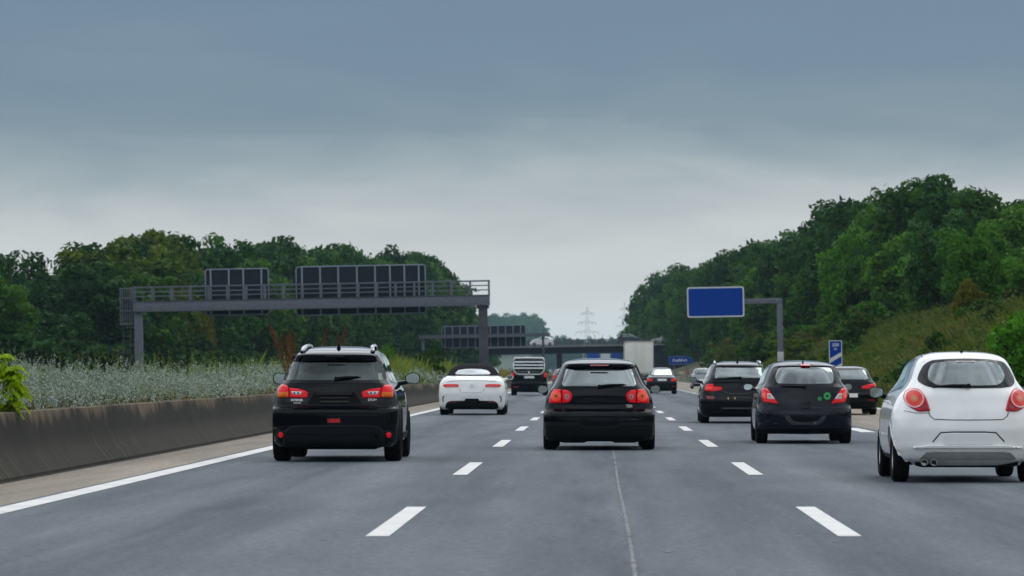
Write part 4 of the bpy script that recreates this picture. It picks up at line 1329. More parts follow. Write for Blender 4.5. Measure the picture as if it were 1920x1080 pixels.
# ------------------------------------------------------------------ the black estate behind the small hatchback
def build_estate():
    rows = [(.15, .80, .14, 4.3), (.22, .87, .05, 4.45), (.38, .90, .008, 4.52), (.50, .902, .0, 4.53), (.58, .90, .008, 4.5), (.64, .895, .055, 4.48), (.76, .876, .075, 4.4), (.88, .842, .09, 4.2),
            (.97, .80, .115, 3.8), (1.04, .745, .15, 3.45), (1.10, .712, .19, 3.25), (1.22, .662, .31, 3.0), (1.33, .615, .42, 2.7), (1.375, .58, .50, 2.55), (1.415, .53, .70, 2.45), (1.443, .45, 1.0, 2.35), (1.462, .35, 1.35, 2.3), (1.472, .22, 1.7, 2.2), (1.476, .02, 2.0, 2.1)]
    c = Car('black_estate_car', rows, 'black estate car with roof rails, half hidden behind the small hatchback with green stickers', 'car', None, 530, 94.3, (1280, 640, 5.0526), c=.09, rr=.2, rl=.17)
    P, PP = c.P, c.PP
    W = [(.85, .325, .37), (3.6, .325, .37)]
    left = [(316, 250), (300, 346)]
    g = rounded(PP([(318, 248), (742, 248), (760, 346), (300, 346)]), .03)
    side = [rounded([(.75, 1.12), (1.2, 1.11), (1.2, 1.38), (.98, 1.37)], .03), rounded([(1.26, 1.11), (2.0, 1.09), (2.0, 1.40), (1.26, 1.39)], .03), rounded([(2.06, 1.09), (2.95, 1.06), (2.6, 1.36), (2.06, 1.40)], .03)]
    sh = c.side_windows(side, GL_MID, FRIT)
    fh = c.windscreen(1.1, 1.41)
    c.body(BLACKP, [offset_poly(g, .014)], sh, fh, W, classify=lambda r, x, y, z: 'rear_bumper' if (r == 0 and z < .63) else None, liner=HEADLINER, liner_z=1.05)
    bp = c.parts['rear_bumper']
    fr = c.patch('rear_window_frame', offset_poly(g, .035), FRIT, off=.005, holes=[offset_poly(g, -.006)])
    gl = c.patch('rear_window', g, GL_REAR, off=.007, parent=fr)
    c.spoiler(rounded(PP([(300, 220), (530, 216), (760, 220), (768, 240), (530, 238), (292, 240)]), .012), BLACKP, .10, .04)
    c.wiper(P(550, 342), P(385, 350), gl, .016)
    lens = rounded(PP([(206, 462), (212, 425), (232, 404), (290, 402), (296, 425), (372, 432), (376, 462), (290, 474), (225, 470)]), .015)
    for m in (lambda p: p, mir):
        l = c.patch('tail_lamp', m(lens), LAMP_R, off=.024, skirt=.01, edge=.006, inset=.012)
        c.patch('lamp_band', m(PP([(222, 430), (280, 428), (282, 450), (222, 452)])), LAMP_G, off=.028, parent=l)
        c.patch('bumper_reflector', m(rounded(PP([(225, 515), (296, 518), (300, 546), (230, 546)]), .01)), LAMP_D, off=.012, skirt=.0, parent=bp)
    c.strip('tailgate_crease', PP([(290, 385), (530, 380), (770, 385)]), .025, BLACKP, off=.03, skirt=.0)
    c.strip('plate_light_bar', PP([(380, 474), (440, 494), (620, 494), (680, 474)]), .018, simple('dim_trim', (.05, .055, .06), .3, .6), off=.02, skirt=.0)
    c.strip('panel_gap', PP([(310, 480), (330, 560), (530, 575), (730, 560), (750, 480)]), .01)
    for q in (432, 495):
        c.patch('plate_screw', circle(*P(q, 540), .016, 10, .03), simple('bulb_gold', (.4, .3, .16), .3, .3), off=.01)
    c.strip('bumper_strip', PP([(370, 634), (690, 634)]), .025, simple('grey_strip', (.10, .105, .11), .4), off=.02, skirt=.0, parent=bp)
    exhaust(c, *(P(330, 640)[0], .0), P(330, 640)[1] - .02, .04, PLASTIC_G, 2, .1)
    bm = bmesh.new(); tube(bm, [(-.75, .85, .3), (.75, .85, .3)], .06, 10); bmobj('rear_axle', bm, PLASTIC, c.root, True)
    for s in (-1, 1):
        bm = bmesh.new()
        tube(bm, [(s * .54, .66, 1.41), (s * .535, .85, 1.455), (s * .52, 1.6, 1.475), (s * .52, 2.3, 1.44)], .022, 8)
        bmobj('roof_rail', bm, SILVERP, c.root, True)
    antenna(c, 1.0)
    arch_trim(c, W, BLACKP, .02, .004)
    c.wheels(.85, 3.6, .325, .225, .895, spokes=9)
    c.mirror(-1, -1.0, 2.9, 1.03, .19, .14, BLACKP)
    c.mirror(1, 1.0, 2.9, 1.03, .19, .14, BLACKP)
    c.interior(2.3, .84, rear_y=1.45, rear_z=.78, sh=.52)
    return c

# ------------------------------------------------------------------ shorter builders for the cars farther off
def far_car(name, label, X0, Y0, mat, W2=.84, H=1.40, L=4.2, kind='hatch', lamp=None, plate_z=.62, rotz=0.0, loc=None, gls=None, group=None):
    k = H / 1.42; b = W2
    if kind == 'hatch':
        rows = [(.17, b * .92, .14, L - .15), (.25, b * .98, .05, L - .05), (.42, b, .0, L), (.58, b, .0, L), (.65, b * .985, .06, L - .05), (.80, b * .97, .09, L - .2), (.93 * k, b * .92, .12, L - .6), (1.0 * k, b * .85, .17, L - 1.05),
                (1.13 * k, b * .79, .27, L - 1.35), (1.27 * k, b * .72, .4, L - 1.7), (1.34 * k, b * .65, .47, L - 1.9), (1.38 * k, b * .55, .65, L - 2.0), (1.41 * k, b * .38, .95, L - 2.2), (1.42 * k, b * .03, 1.5, L - 2.6)]
        zw0, zw1 = 1.03 * k, 1.31 * k; side_y0 = .95
    else:
        rows = [(.17, b * .92, .14, L - .15), (.25, b * .98, .05, L - .05), (.42, b, .0, L), (.60, b, .0, L), (.75, b * .985, .03, L - .1), (.86, b * .95, .05, L - .4), (.93, b * .90, .14, L - .9), (.97 * k, b * .85, .5, L - 1.15),
                (1.02 * k, b * .82, .62, L - 1.3), (1.15 * k, b * .76, .9, L - 1.55), (1.30 * k, b * .68, 1.22, L - 1.85), (1.36 * k, b * .58, 1.42, L - 1.95), (1.40 * k, b * .40, 1.65, L - 2.1), (1.42 * k, b * .03, 2.0, L - 2.3)]
        zw0, zw1 = 1.03 * k, 1.30 * k; side_y0 = 1.35
    c = Car(name, rows, label, 'car', group, X0=X0, Y0=Y0, c=.09, rr=.2, rl=.17, rotz=rotz, loc=loc, sub=4)
    W = [(.75, .31, .355), (L - .85, .31, .355)]
    w0, w1 = float(c.at(zw0)[0]) * .84, float(c.at(zw1)[0]) * .84
    g = rounded([(-w0, zw0), (w0, zw0), (w1, zw1), (-w1, zw1)], .05)
    ym = L * .47
    side = [rounded([(side_y0, zw0), (ym, zw0 - .01), (ym, zw1 + .01), (side_y0 + .3, zw1 - .01)], .04), rounded([(ym + .06, zw0 - .01), (L - 1.4, zw0 - .03), (L - 1.78, zw1 - .02), (ym + .06, zw1 + .01)], .04)]
    sh = c.side_windows(side, GL_MID, FRIT)
    fh = c.windscreen(zw0, zw1)
    c.body(mat, [offset_poly(g, .014)], sh, fh, W, classify=lambda r, x, y, z: 'rear_bumper' if (r == 0 and z < .63) else None)
    fr = c.patch('rear_window_frame', offset_poly(g, .035), FRIT, off=.005, holes=[offset_poly(g, -.006)], step=.07)
    c.patch('rear_window', g, gls or GL_REAR, off=.007, parent=fr, step=.07)
    lp = lamp or rounded([(-b * .95, .70), (-b * .60, .70), (-b * .62, .84), (-b * .93, .86)], .03)
    for m in (lambda p: p, mir):
        l = c.patch('tail_lamp', m(lp), LAMP_R, off=.02, skirt=.01, edge=.005, inset=.014)
        c.patch('bumper_reflector', m(rounded([(-b * .9, .40), (-b * .66, .40), (-b * .66, .45), (-b * .9, .45)], .01)), LAMP_D, off=.01, skirt=.0, parent=c.parts['rear_bumper'])
    plate(c, 0, plate_z, .52, .11)
    c.strip('panel_gap', [(-b * .6, .70), (-b * .56, .655), (b * .56, .655), (b * .6, .70)], .012)
    c.patch('lower_valance', rounded([(-b * .85, .20), (b * .85, .20), (b * .8, .36), (-b * .8, .36)], .03), PLASTIC, off=.012, skirt=.0, parent=c.parts['rear_bumper'])
    arch_trim(c, W, mat, .02, .004)
    c.wheels(.75, L - .85, .31, .205, b - .01, spokes=6)
    for s in (-1, 1):
        c.mirror(s, s * (b + .10), L - 1.75, zw0 + .0, .19, .14, mat)
        c.seat(s * .36, L * .5, .86)
    return c

def build_van():
    b = .93
    rows = [(.20, b * .93, .12, 4.5), (.28, b * .98, .04, 4.6), (.45, b, .0, 4.65), (.62, b, .0, 4.62), (.68, b * .985, .05, 4.6), (.95, b * .98, .06, 4.5), (1.12, b * .97, .075, 4.1), (1.22, b * .95, .09, 3.7), (1.5, b * .90, .14, 3.35),
            (1.75, b * .85, .19, 3.05), (1.86, b * .80, .24, 2.9), (1.92, b * .70, .40, 2.75), (1.955, b * .5, .7, 2.6), (1.965, b * .03, 1.6, 1.9)]
    c = Car('black_van', rows, 'black minivan carrying a silver bicycle rack on its tailgate', 'van', None, 372, 205.0, (940, 600, 7.2), c=.05, rr=.14, rl=.12, sub=4, rt=.0)
    W = [(.75, .33, .375), (3.7, .33, .375)]
    g = rounded([(-.72, 1.22), (.72, 1.22), (.67, 1.74), (-.67, 1.74)], .06)
    side = [rounded([(.3, 1.22), (1.6, 1.22), (1.6, 1.74), (.36, 1.74)], .06), rounded([(1.7, 1.22), (2.6, 1.22), (2.6, 1.74), (1.7, 1.74)], .06), rounded([(2.7, 1.22), (3.55, 1.2), (3.1, 1.72), (2.7, 1.74)], .06)]
    sh = c.side_windows(side, GL_DARK, FRIT)
    fh = c.windscreen(1.28, 1.78)
    c.body(BLACKP, [offset_poly(g, .014)], sh, fh, W, classify=lambda r, x, y, z: 'rear_bumper' if (r == 0 and z < .66) else None)
    fr = c.patch('rear_window_frame', offset_poly(g, .04), FRIT, off=.005, holes=[offset_poly(g, -.006)], step=.07)
    c.patch('rear_window', g, GL_DARK, off=.007, parent=fr, step=.07)
    for m in (lambda p: p, mir):
        c.patch('tail_lamp', m(rounded([(-.91, .93), (-.76, .93), (-.76, 1.17), (-.90, 1.17)], .03)), LAMP_R, off=.02, skirt=.01, edge=.005, inset=.014)
        c.patch('bumper_reflector', m(rounded([(-.80, .40), (-.52, .40), (-.52, .47), (-.80, .47)], .01)), LAMP_D, off=.012, skirt=.0)
    plate(c, 0, .95, .54, .13)
    c.patch('bumper_step', rounded([(-.88, .56), (.88, .56), (.87, .63), (-.87, .63)], .02), PLASTIC_G, off=.05, skirt=.0, edge=.02, inset=.015)
    c.patch('tailgate_badge', rounded([(-.04, 1.14), (.04, 1.14), (.04, 1.24), (-.04, 1.24)], .01), ALLOY, off=.02, skirt=.0)
    # bicycle rack: tubular frame standing off the tailgate, with its carrying rails
    rack = bmesh.new()
    def rp(x, z, o=.10): return (x, float(c.Rr(x, z)) - o, z)
    fp = [rp(-.74, 1.93, .06), rp(-.80, 1.52), rp(-.78, 1.30), rp(-.66, 1.13), rp(-.5, 1.09), rp(.5, 1.09), rp(.66, 1.13), rp(.78, 1.30), rp(.80, 1.52), rp(.74, 1.93, .06)]
    tube(rack, fp, .028, 8)
    tube(rack, [rp(-.74, 1.92, .08), rp(0, 1.935, .08), rp(.74, 1.92, .08)], .045, 8)
    rk = bmobj('bicycle_rack', rack, WHITEMETAL, c.root, True)
    for z in (1.72, 1.56, 1.40):
        bm = bmesh.new()
        box(bm, (0, float(c.Rr(0, z)) - .22, z), (1.50, .20, .075), .015)
        for s in (-.55, .55):
            tube(bm, [(s, float(c.Rr(0, z)) - .16, z - .03), (s, float(c.Rr(0, z)) - .05, z - .06)], .02, 6)
        bmobj('wheel_rail', bm, WHITEMETAL, rk, True)
    arch_trim(c, W, PLASTIC, .03, .006)
    c.wheels(.75, 3.7, .33, .215, .92, spokes=6)
    for s in (-1, 1):
        c.mirror(s, s * 1.06, 3.2, 1.28, .17, .22, PLASTIC)
        c.seat(s * .42, 2.6, 1.2)
    return c

def build_truck():
    Y0 = 338.0; X0 = (1198 - VX) * Y0 / F_PX
    r = empty('box_truck', (X0, Y0, 0), 'tall white box lorry with closed rear doors, near the bridge', 'truck')
    TW = simple('truck_white', (.80, .79, .73), .5, var=.06, vscale=1.0)
    bm = bmesh.new(); box(bm, (0, 5.0, 2.42), (2.44, 9.6, 2.7), .04); bmobj('cargo_box', bm, TW, r, True)
    for s in (-1, 1):
        bm = bmesh.new(); box(bm, (s * .60, .18, 2.40), (1.17, .06, 2.52), .015)
        d = bmobj('rear_door', bm, TW, r, True)
        bm = bmesh.new()
        for q in (.2, .42):
            tube(bm, [(s * q, .13, 1.2), (s * q, .13, 3.62)], .018, 6)
        bmobj('lock_rod', bm, simple('pale_lock_rod', (.62, .62, .58), .5), d, True)
        bm = bmesh.new(); box(bm, (s * 1.0, .16, .95), (.34, .08, .14), .02); bmobj('tail_lamp', bm, LAMP_R, r, True)
        bm = bmesh.new(); box(bm, (s * 1.16, .14, 3.72), (.12, .06, .07), .01); bmobj('marker_lamp', bm, LAMP_D if s < 0 else LAMP_W, r, True)
    bm = bmesh.new()
    for s in (-1, 1):
        box(bm, (s * 1.225, .22, 2.42), (.05, .1, 2.72), .012)
    box(bm, (0, .2, 3.77), (2.5, .12, .09), .015); box(bm, (0, .2, 1.08), (2.5, .12, .1), .015)
    bmobj('door_frame', bm, simple('truck_frame', (.42, .40, .37), .5), r, True)
    bm = bmesh.new(); box(bm, (0, .25, .55), (2.3, .12, .14), .02)
    for s in (-1, 1): box(bm, (s * .5, 5, .95), (.12, 9.4, .2), .02); box(bm, (s * .55, .4, .75), (.1, .3, .4), .02)
    bmobj('underrun_bar', bm, PLASTIC, r, True)
    bm = bmesh.new(); box(bm, (0, 11.0, 1.9), (2.4, 2.0, 2.6), .12, None, 3); bmobj('cab', bm, TW, r, True)
    helper = Car.__new__(Car); helper.root = r
    for y in (2.4, 3.7, 10.9):
        for s in (-1, 1):
            helper.wheel(s * 1.0, y, .5, .45 if y < 5 else .3, flip=s, spokes=8, rimk=.6)
    return r

suv = build_suv()
hatch = build_hatch()
small = build_small()
city = build_city()
conv = build_convertible()
estate = build_estate()
van = build_van()
truck = build_truck()
far_car('dark_saloon', 'dark saloon with pale number plate in the right lane before the white lorry', 3.46, 218, NAVYP, .83, 1.46, 4.5, 'saloon', plate_z=.78)
far_car('black_compact_car', 'black compact hatchback on the exit lane just left of the white city car', 7.07, 113, BLACKP, .84, 1.385, 4.3, 'hatch',
        lamp=rounded([(-.82, .74), (-.76, .90), (-.55, .86), (-.36, .80), (-.40, .74), (-.7, .72)], .03), plate_z=.55)
far_car('silver_grey_hatchback', 'grey hatchback far ahead on the exit lane, half hidden by the black estate car', 7.45, 285, SILVERP, .85, 1.48, 4.0, 'hatch')
far_car('red_car', 'red car far ahead, peeping out right of the black van', -2.95, 330, REDP, .86, 1.46, 4.2, 'hatch')
# ------------------------------------------------------------------ ground, carriageways, markings
def soilmat(name, a, b_, scale=.4):
    m, nt, b = newmat(name)
    p = gcoord(nt)
    f = noise(nt, scale, 6, .65, p); f2 = noise(nt, scale * 14, 4, .7, p)
    col = mixc(nt, .5, ramp(nt, f, [(.32, a), (.68, b_)]), ramp(nt, f2, [(.3, (.5, .5, .5)), (.7, (1.4, 1.4, 1.35))]), 'MULTIPLY')
    nt.links.new(col, b.inputs['Base Color']); b.inputs['Roughness'].default_value = .95
    bump(nt, b, f2, .6, .05)
    return m
GRASSG = soilmat('grassy_ground', (.028, .045, .014), (.07, .085, .03))
SOIL = soilmat('bed_soil', (.035, .03, .02), (.06, .055, .03), 2.0)

tag(sheet('ground', -3600, 3600, -500, 5600, -.10, GRASSG, 4, 4), kind='structure')
tag(sheet('road', -5.45, 5.80, -60, 2400, 0.0, ASPHALT, 2, 60), kind='structure')
tag(sheet('shoulder', -6.60, -5.45, -60, 2400, -.004, CONC_SH, 1, 60), kind='structure')
tag(sheet('exit_lane', 5.80, 9.50, -60, 2400, -.004, CONC_SH, 2, 60), kind='structure')
tag(sheet('opposite_road', -27.5, -10.6, -60, 2400, -.01, ASPHALT, 2, 60), kind='structure')

# markings, 4 mm above the road
def marks(name, rects, label=None):
    V, Fq = [], []
    for (x0, x1, y0, y1) in rects:
        k = max(1, int((y1 - y0) / 8))
        for i in range(k):
            a, b = y0 + (y1 - y0) * i / k, y0 + (y1 - y0) * (i + 1) / k
            s = len(V)
            V += [(x0, a, .004), (x1, a, .004), (x1, b, .004), (x0, b, .004)]
            Fq.append((s, s + 1, s + 2, s + 3))
    return tag(obj(name, V, Fq, LINE, smooth=False), kind='structure')
PER, D0, DL = 17.65, 29.6, 6.45
m_, nt_, b_ = newmat('worn_road_paint')
p_ = gcoord(nt_); n_ = noise(nt_, 14, 5, .7, p_); n2_ = noise(nt_, 1.2, 3, .6, p_)
nt_.links.new(mixc(nt_, ramp_val(nt_, n_, .58, .70), ramp(nt_, n2_, [(.3, (.60, .585, .56)), (.7, (.77, .755, .73))]), (.24, .235, .23)), b_.inputs['Base Color'])
b_.inputs['Roughness'].default_value = .7
LINE = m_
marks('left_edge_line', [(-5.37, -5.11, -40, 1500)])
marks('left_lane_dashes', [(-1.725, -1.55, D0 + PER * k, D0 + PER * k + DL) for k in range(-2, 60)])
marks('right_lane_dashes', [(1.775, 1.95, D0 + PER * k, D0 + PER * k + DL) for k in range(-2, 60)])
marks('exit_lane_dashes', [(5.30, 5.60, 80.5 + 12 * k, 86.5 + 12 * k) for k in range(-9, 30)])
marks('right_edge_line', [(9.15, 9.4, -40, 1500)])
# sealed joint down the middle lane: a pale, broken, slightly wandering seam
V, Fq = [], []
y = 22.0
while y < 62:
    ln = random.uniform(.25, 1.1)
    if random.random() < .93:
        n = max(2, int(ln / .12))
        s = len(V)
        for i in range(n + 1):
            yy = y + ln * i / n
            xx = .222 + .006 * math.sin(yy * .25) + random.uniform(-.0025, .0025)
            w = random.uniform(.006, .019)
            V += [(xx - w, yy, .003), (xx + w, yy, .003)]
        for i in range(n):
            Fq.append((s + 2 * i, s + 2 * i + 1, s + 2 * i + 3, s + 2 * i + 2))
    y += ln + random.uniform(0, .18)
tag(obj('road_seam', V, Fq, simple('pale_joint_sealer', (.19, .19, .195), .8, var=.3, vscale=9), smooth=False), kind='structure')
# grit and small pale chips lying on the carriageway
V, Fq = [], []
for _ in range(150):
    x, yy = random.uniform(-5, 5.3), random.uniform(23.5, 75)
    r = random.choice([.012, .016, .02, .035]); s = len(V); k = 5
    V += [(x + r * random.uniform(.6, 1.2) * math.cos(2 * math.pi * i / k), yy + 2 * r * random.uniform(.6, 1.2) * math.sin(2 * math.pi * i / k), .004) for i in range(k)]
    Fq.append(tuple(range(s, s + k)))
tag(obj('road_grit', V, Fq, simple('pale_grit', (.22, .22, .22), .9), smooth=False), kind='stuff')

# ------------------------------------------------------------------ concrete wall of the central reservation
def wall(x_face, sgn, label, y0=30, y1=900):
    prof = [(0, .0), (0, .035), (.17, .25), (.235, .42), (.31, .735), (.325, .745), (.52, .745), (.56, .70), (.60, .0)]
    r = empty('concrete_wall', (x_face, 0, 0), label, 'wall')
    seg = 15.0
    y = 55.4 - seg * 2
    first = True
    while y < y1:
        L = seg if y < 320 else 120.0
        V, Fq = [], []
        ny = 8 if y < 200 else 2
        for j in range(ny + 1):
            yy = y + .012 + (L - .024) * j / ny
            V += [(sgn * px_, yy, pz_) for px_, pz_ in prof]
        n = len(prof)
        for j in range(ny):
            for i in range(n - 1):
                Fq.append((j * n + i, j * n + i + 1, (j + 1) * n + i + 1, (j + 1) * n + i))
        Fq.append(tuple(range(n))); Fq.append(tuple(ny * n + i for i in range(n))[::-1])
        sg_ = obj('wall_segment', V, Fq, WALLM, r, smooth=True, angle=25)
        if 40 < y < 200:
            J = [(sgn * (px_ - .004), yy, pz_ + (.004 if px_ > .3 else 0)) for yy in (y - .018, y + .018) for px_, pz_ in prof[:7]]
            obj('joint_filler', J, [(i, i + 1, 8 + i, 7 + i) for i in range(6)], simple('pale_joint_mortar', (.11, .10, .075), .9, var=.5, vscale=5), sg_)
        y += L
    return r
wall(-6.57, -1, 'long stained concrete wall along the left shoulder below the silvery shrubs')
# dark gutter gap with litter and weeds at the wall's foot
tag(sheet('gutter', -6.66, -6.50, 24, 900, .002, simple('gutter_dirt', (.016, .015, .013), .95, var=.5, vscale=1.5), 1, 40), kind='structure')
tag(sheet('median_bed', -10.2, -6.95, 20, 1200, .58, SOIL, 2, 60), kind='structure')
V = [(-10.2, 20, -.1), (-10.2, 1200, -.1), (-10.2, 1200, .58), (-10.2, 20, .58)]
tag(obj('median_kerb', V + [(-10.5, 20, -.1), (-10.5, 1200, -.1), (-10.5, 1200, .58), (-10.5, 20, .58)], [(0, 1, 2, 3), (4, 7, 6, 5), (3, 2, 6, 7)], CONC, smooth=False), kind='structure')

# ------------------------------------------------------------------ banks
def terrain(name, xs, ys, hfun, mat):
    V = [(x, y, hfun(x, y)) for y in ys for x in xs]
    n = len(xs)
    Fq = [(j * n + i, j * n + i + 1, (j + 1) * n + i + 1, (j + 1) * n + i) for j in range(len(ys) - 1) for i in range(n - 1)]
    return tag(obj(name, V, Fq, mat), kind='structure')
def rbank(x, y):
    """right cutting: foot at 9.9 m, about 1 in 2, plateau eight metres up, fading out towards the bridge"""
    t = max(0, x - 9.9)
    top = 8.2 if y < 420 else max(2.5, 8.2 - (y - 420) * .012)
    h = top * (1 - math.exp(-(t * .56 / top) ** 1.25))
    return h - .08 + .22 * math.sin(x * .9 + y * .13) * min(1, t / 4) + .3 * math.sin(y * .051 + x * .3) * min(1, t / 6)
def lbank(x, y):
    t = max(0, -29 - x)
    return -.08 + min(.5, t * .03)
BANKM = soilmat('bank_soil', (.04, .05, .018), (.10, .095, .045), .25)
terrain('right_bank', [9.5, 9.9, 10.4, 11, 12, 13, 14, 15, 16, 17, 18, 20, 22, 25, 30, 40, 80, 300], list(range(20, 700, 4)) + list(range(700, 2400, 40)), rbank, BANKM)
terrain('left_bank', [-300, -90, -60, -50, -44, -40, -36, -33, -31, -29, -27.6], list(range(100, 2400, 12)), lbank, GRASSG)

# ------------------------------------------------------------------ foliage generators
def rand_dirs(n, up=0.0):
    v = rng.normal(size=(n, 3)); v[:, 2] += up
    return v / np.linalg.norm(v, axis=1)[:, None]

def leaves(P, N, size, aspect=.55, tilt=.9):
    """Diamond leaves at points P, roughly facing N."""
    n = len(P)
    nn = N + rng.normal(size=(n, 3)) * tilt
    nn /= np.linalg.norm(nn, axis=1)[:, None]
    a = np.cross(nn, rng.normal(size=(n, 3))); a /= np.linalg.norm(a, axis=1)[:, None]
    b = np.cross(nn, a)
    s = (size * rng.uniform(.6, 1.35, n))[:, None]
    fold = nn * s * .18
    return np.stack([P - a * s, P + b * s * aspect + fold, P + a * s, P - b * s * aspect + fold], 1)

def crown(h, r, z0, nclump=70, per=85, leaf=.26, lump=.30, squash=.75, seed=0, clump_r=(.16, .30)):
    """Leaf clumps spread through an uneven crown of radius r between z0 and h."""
    rs = np.random.default_rng(seed)
    zc, rz = (h + z0) / 2, (h - z0) / 2
    D = rs.normal(size=(nclump, 3)); D /= np.linalg.norm(D, axis=1)[:, None]
    ph = rs.uniform(0, 6.28, 6)
    wob = 1 + lump * (.5 * np.sin(3 * np.arctan2(D[:, 1], D[:, 0]) + ph[0]) * np.cos(2 * D[:, 2] + ph[1]) + .5 * np.sin(4 * D[:, 2] + 2 * np.arctan2(D[:, 1], D[:, 0]) + ph[2]))
    rad = (rs.uniform(.25, 1, nclump) ** .45) * wob
    C = D * rad[:, None] * np.array([r * .80, r * .80, rz * .84]) + np.array([0, 0, zc])
    # crown a little narrower at the top and the very bottom
    cr_ = rs.uniform(clump_r[0], clump_r[1], nclump) * r
    Pl, Nl = [], []
    for c, q in zip(C, cr_):
        m = int(per * (q / (clump_r[1] * r)) ** 1.4) + 12
        d = rs.normal(size=(m, 3)); d[:, 2] += .35; d /= np.linalg.norm(d, axis=1)[:, None]
        rr_ = q * (rs.uniform(.15, 1, m) ** .5)
        Pl.append(c + d * rr_[:, None] * np.array([1.1, 1.1, squash])); Nl.append(d)
    P, N = np.concatenate(Pl), np.concatenate(Nl)
    P[:, 2] = np.maximum(P[:, 2], z0 * .7)
    return leaves(P, N, leaf, tilt=.6)

BARK = simple('bark', (.055, .045, .035), .95, var=.4, vscale=2.5)
def trunk_mesh(name, h, r, crown_z, spread, seed, parent):
    rs = random.Random(seed)
    bm = bmesh.new()
    pts = [(0, 0, -.5), (0, 0, 0)]
    x = y = 0
    for i in range(1, 6):
        x += rs.uniform(-.03, .03) * h; y += rs.uniform(-.03, .03) * h
        pts.append((x * i / 5, y * i / 5, h * .82 * i / 5))
    tube(bm, pts, [r * 1.3, r, r * .86, r * .7, r * .55, r * .36, r * .14], 8)
    for k in range(7):
        a = k * 2.4 + rs.uniform(-.4, .4); t = rs.uniform(.30, .75)
        z = h * .82 * t
        L = spread * rs.uniform(.55, .85)
        p0 = Vector((x * t * t, y * t * t, z))
        p1 = p0 + Vector((math.cos(a) * L * .5, math.sin(a) * L * .5, L * .35))
        p2 = p0 + Vector((math.cos(a) * L, math.sin(a) * L, L * .8))
        tube(bm, [p0, p1, p2], [r * .42, r * .26, r * .09], 6)
    return bmobj(name, bm, BARK, parent, True, 60)

FOL = {
    'dark': leafmat('dark_foliage', (.002, .019, .005), (.038, .118, .017), trans=.22, treevar=.55),
    'mid': leafmat('mid_foliage', (.004, .028, .004), (.082, .200, .017), trans=.25, treevar=.55),
    'olive': leafmat('olive_foliage', (.010, .038, .003), (.100, .165, .010), (.15, .19, .012), .4, trans=.25, treevar=.4),
    'bright': leafmat('bright_foliage', (.010, .060, .005), (.105, .270, .018), trans=.3, treevar=.35),
    'yellow': leafmat('yellowing_foliage', (.03, .055, .005), (.14, .14, .012), (.30, .20, .012), .45, trans=.3, treevar=.3),
}
PROTO = {}
def proto(kind, i, h=10.0, r=4.0, z0=1.2, **kw):
    """One tree of unit-ish size: an Empty with trunk and crown; the first placement uses it, later ones copy it."""
    root = bpy.data.objects.new('tree', None); root.empty_display_size = .5
    COL.objects.link(root)
    tr = trunk_mesh('trunk', h, .2, z0, r, i * 17 + len(kind), root)
    cv = crown(h, r, z0, seed=i * 31 + len(kind) * 7, **kw)
    quadcloud('crown', cv, FOL[kind], root)
    return {'root': root, 'h': h, 'used': False}
def copy_thing(root):
    c = root.copy(); COL.objects.link(c)
    for ch in root.children:
        d = ch.copy(); COL.objects.link(d); d.parent = c
    return c
def place(pr, name, x, y, z, height, width, rot, label, cat, group):
    o = pr['root'] if not pr['used'] else copy_thing(pr['root'])
    pr['used'] = True
    o.name = name
    s = height / pr['h']
    o.location = (x, y, z); o.rotation_euler = (0, 0, rot); o.scale = (width, width, s)
    return tag(o, label, cat, group)
for kd, n in (('dark', 4), ('mid', 4), ('olive', 2), ('bright', 2), ('yellow', 1)):
    PROTO[kd] = [proto(kd, i, r=4.4, z0=.5, nclump=95, per=100, leaf=.25, lump=.34) for i in range(n)]
# airier, spikier crowns for the skyline and low bushes for the slopes
PROTO['spiky'] = [proto('dark', 20 + i, nclump=70, per=60, leaf=.2, lump=.55, squash=1.5, clump_r=(.10, .22)) for i in range(2)]
PROTO['bush'] = [proto('mid', 40 + i, h=3.0, r=1.6, z0=.1, nclump=40, per=90, leaf=.12, lump=.3) for i in range(2)] + [proto('bright', 45, h=3.0, r=1.6, z0=.1, nclump=40, per=90, leaf=.12, lump=.3)]
PROTO['drybush'] = [proto('olive', 50, h=3.0, r=1.6, z0=.1, nclump=40, per=70, leaf=.11, lump=.4), proto('yellow', 51, h=3.0, r=1.6, z0=.1, nclump=34, per=60, leaf=.11, lump=.4)]

TOPL = [(-80, 452), (0, 455), (60, 462), (120, 470), (150, 452), (230, 440), (300, 428), (400, 432), (480, 438), (560, 432), (620, 450), (700, 462), (760, 460), (810, 478), (845, 500), (866, 530)]
TOPR = [(1176, 622), (1195, 606), (1215, 590), (1235, 555), (1260, 500), (1290, 490), (1340, 487), (1370, 470), (1430, 445), (1520, 420), (1560, 420), (1600, 370), (1680, 345), (1720, 328), (1800, 318), (1840, 328), (1870, 362), (1920, 372), (2060, 385)]
def prof(tab, px):
    return float(np.interp(px, [t[0] for t in tab], [t[1] for t in tab]))
def tree_at(kinds, x, y, z, top_py, label, group, wk=1.0, name='tree', cat='tree', minh=3.0):
    """A tree whose top was measured in the photo at image row top_py."""
    top = CAM_H + (VY - top_py) * y / F_PX
    h = max(minh, top - z)
    kd = random.choice(kinds)
    pr = random.choice(PROTO[kd])
    w = wk * random.uniform(.85, 1.15) * (.35 + .65 * h / 10.0)
    return place(pr, name, x, y, z, h, w, random.uniform(0, 6.28), label, cat, group)

def bush_at(kind, x, y, z, h, w, label, group=None, name='bush'):
    pr = random.choice(PROTO[kind])
    return place(pr, name, x, y, z, h, w, random.uniform(0, 6.28), label, 'bush', group)
PROTO['under'] = [proto('dark', 80 + i, h=3.0, r=1.6, z0=.0, nclump=44, per=70, leaf=.15, lump=.3) for i in range(2)]
def pl(tab, t):
    k = [q[0] for q in tab]
    return float(np.interp(t, k, [q[1] for q in tab])), float(np.interp(t, k, [q[2] for q in tab]))
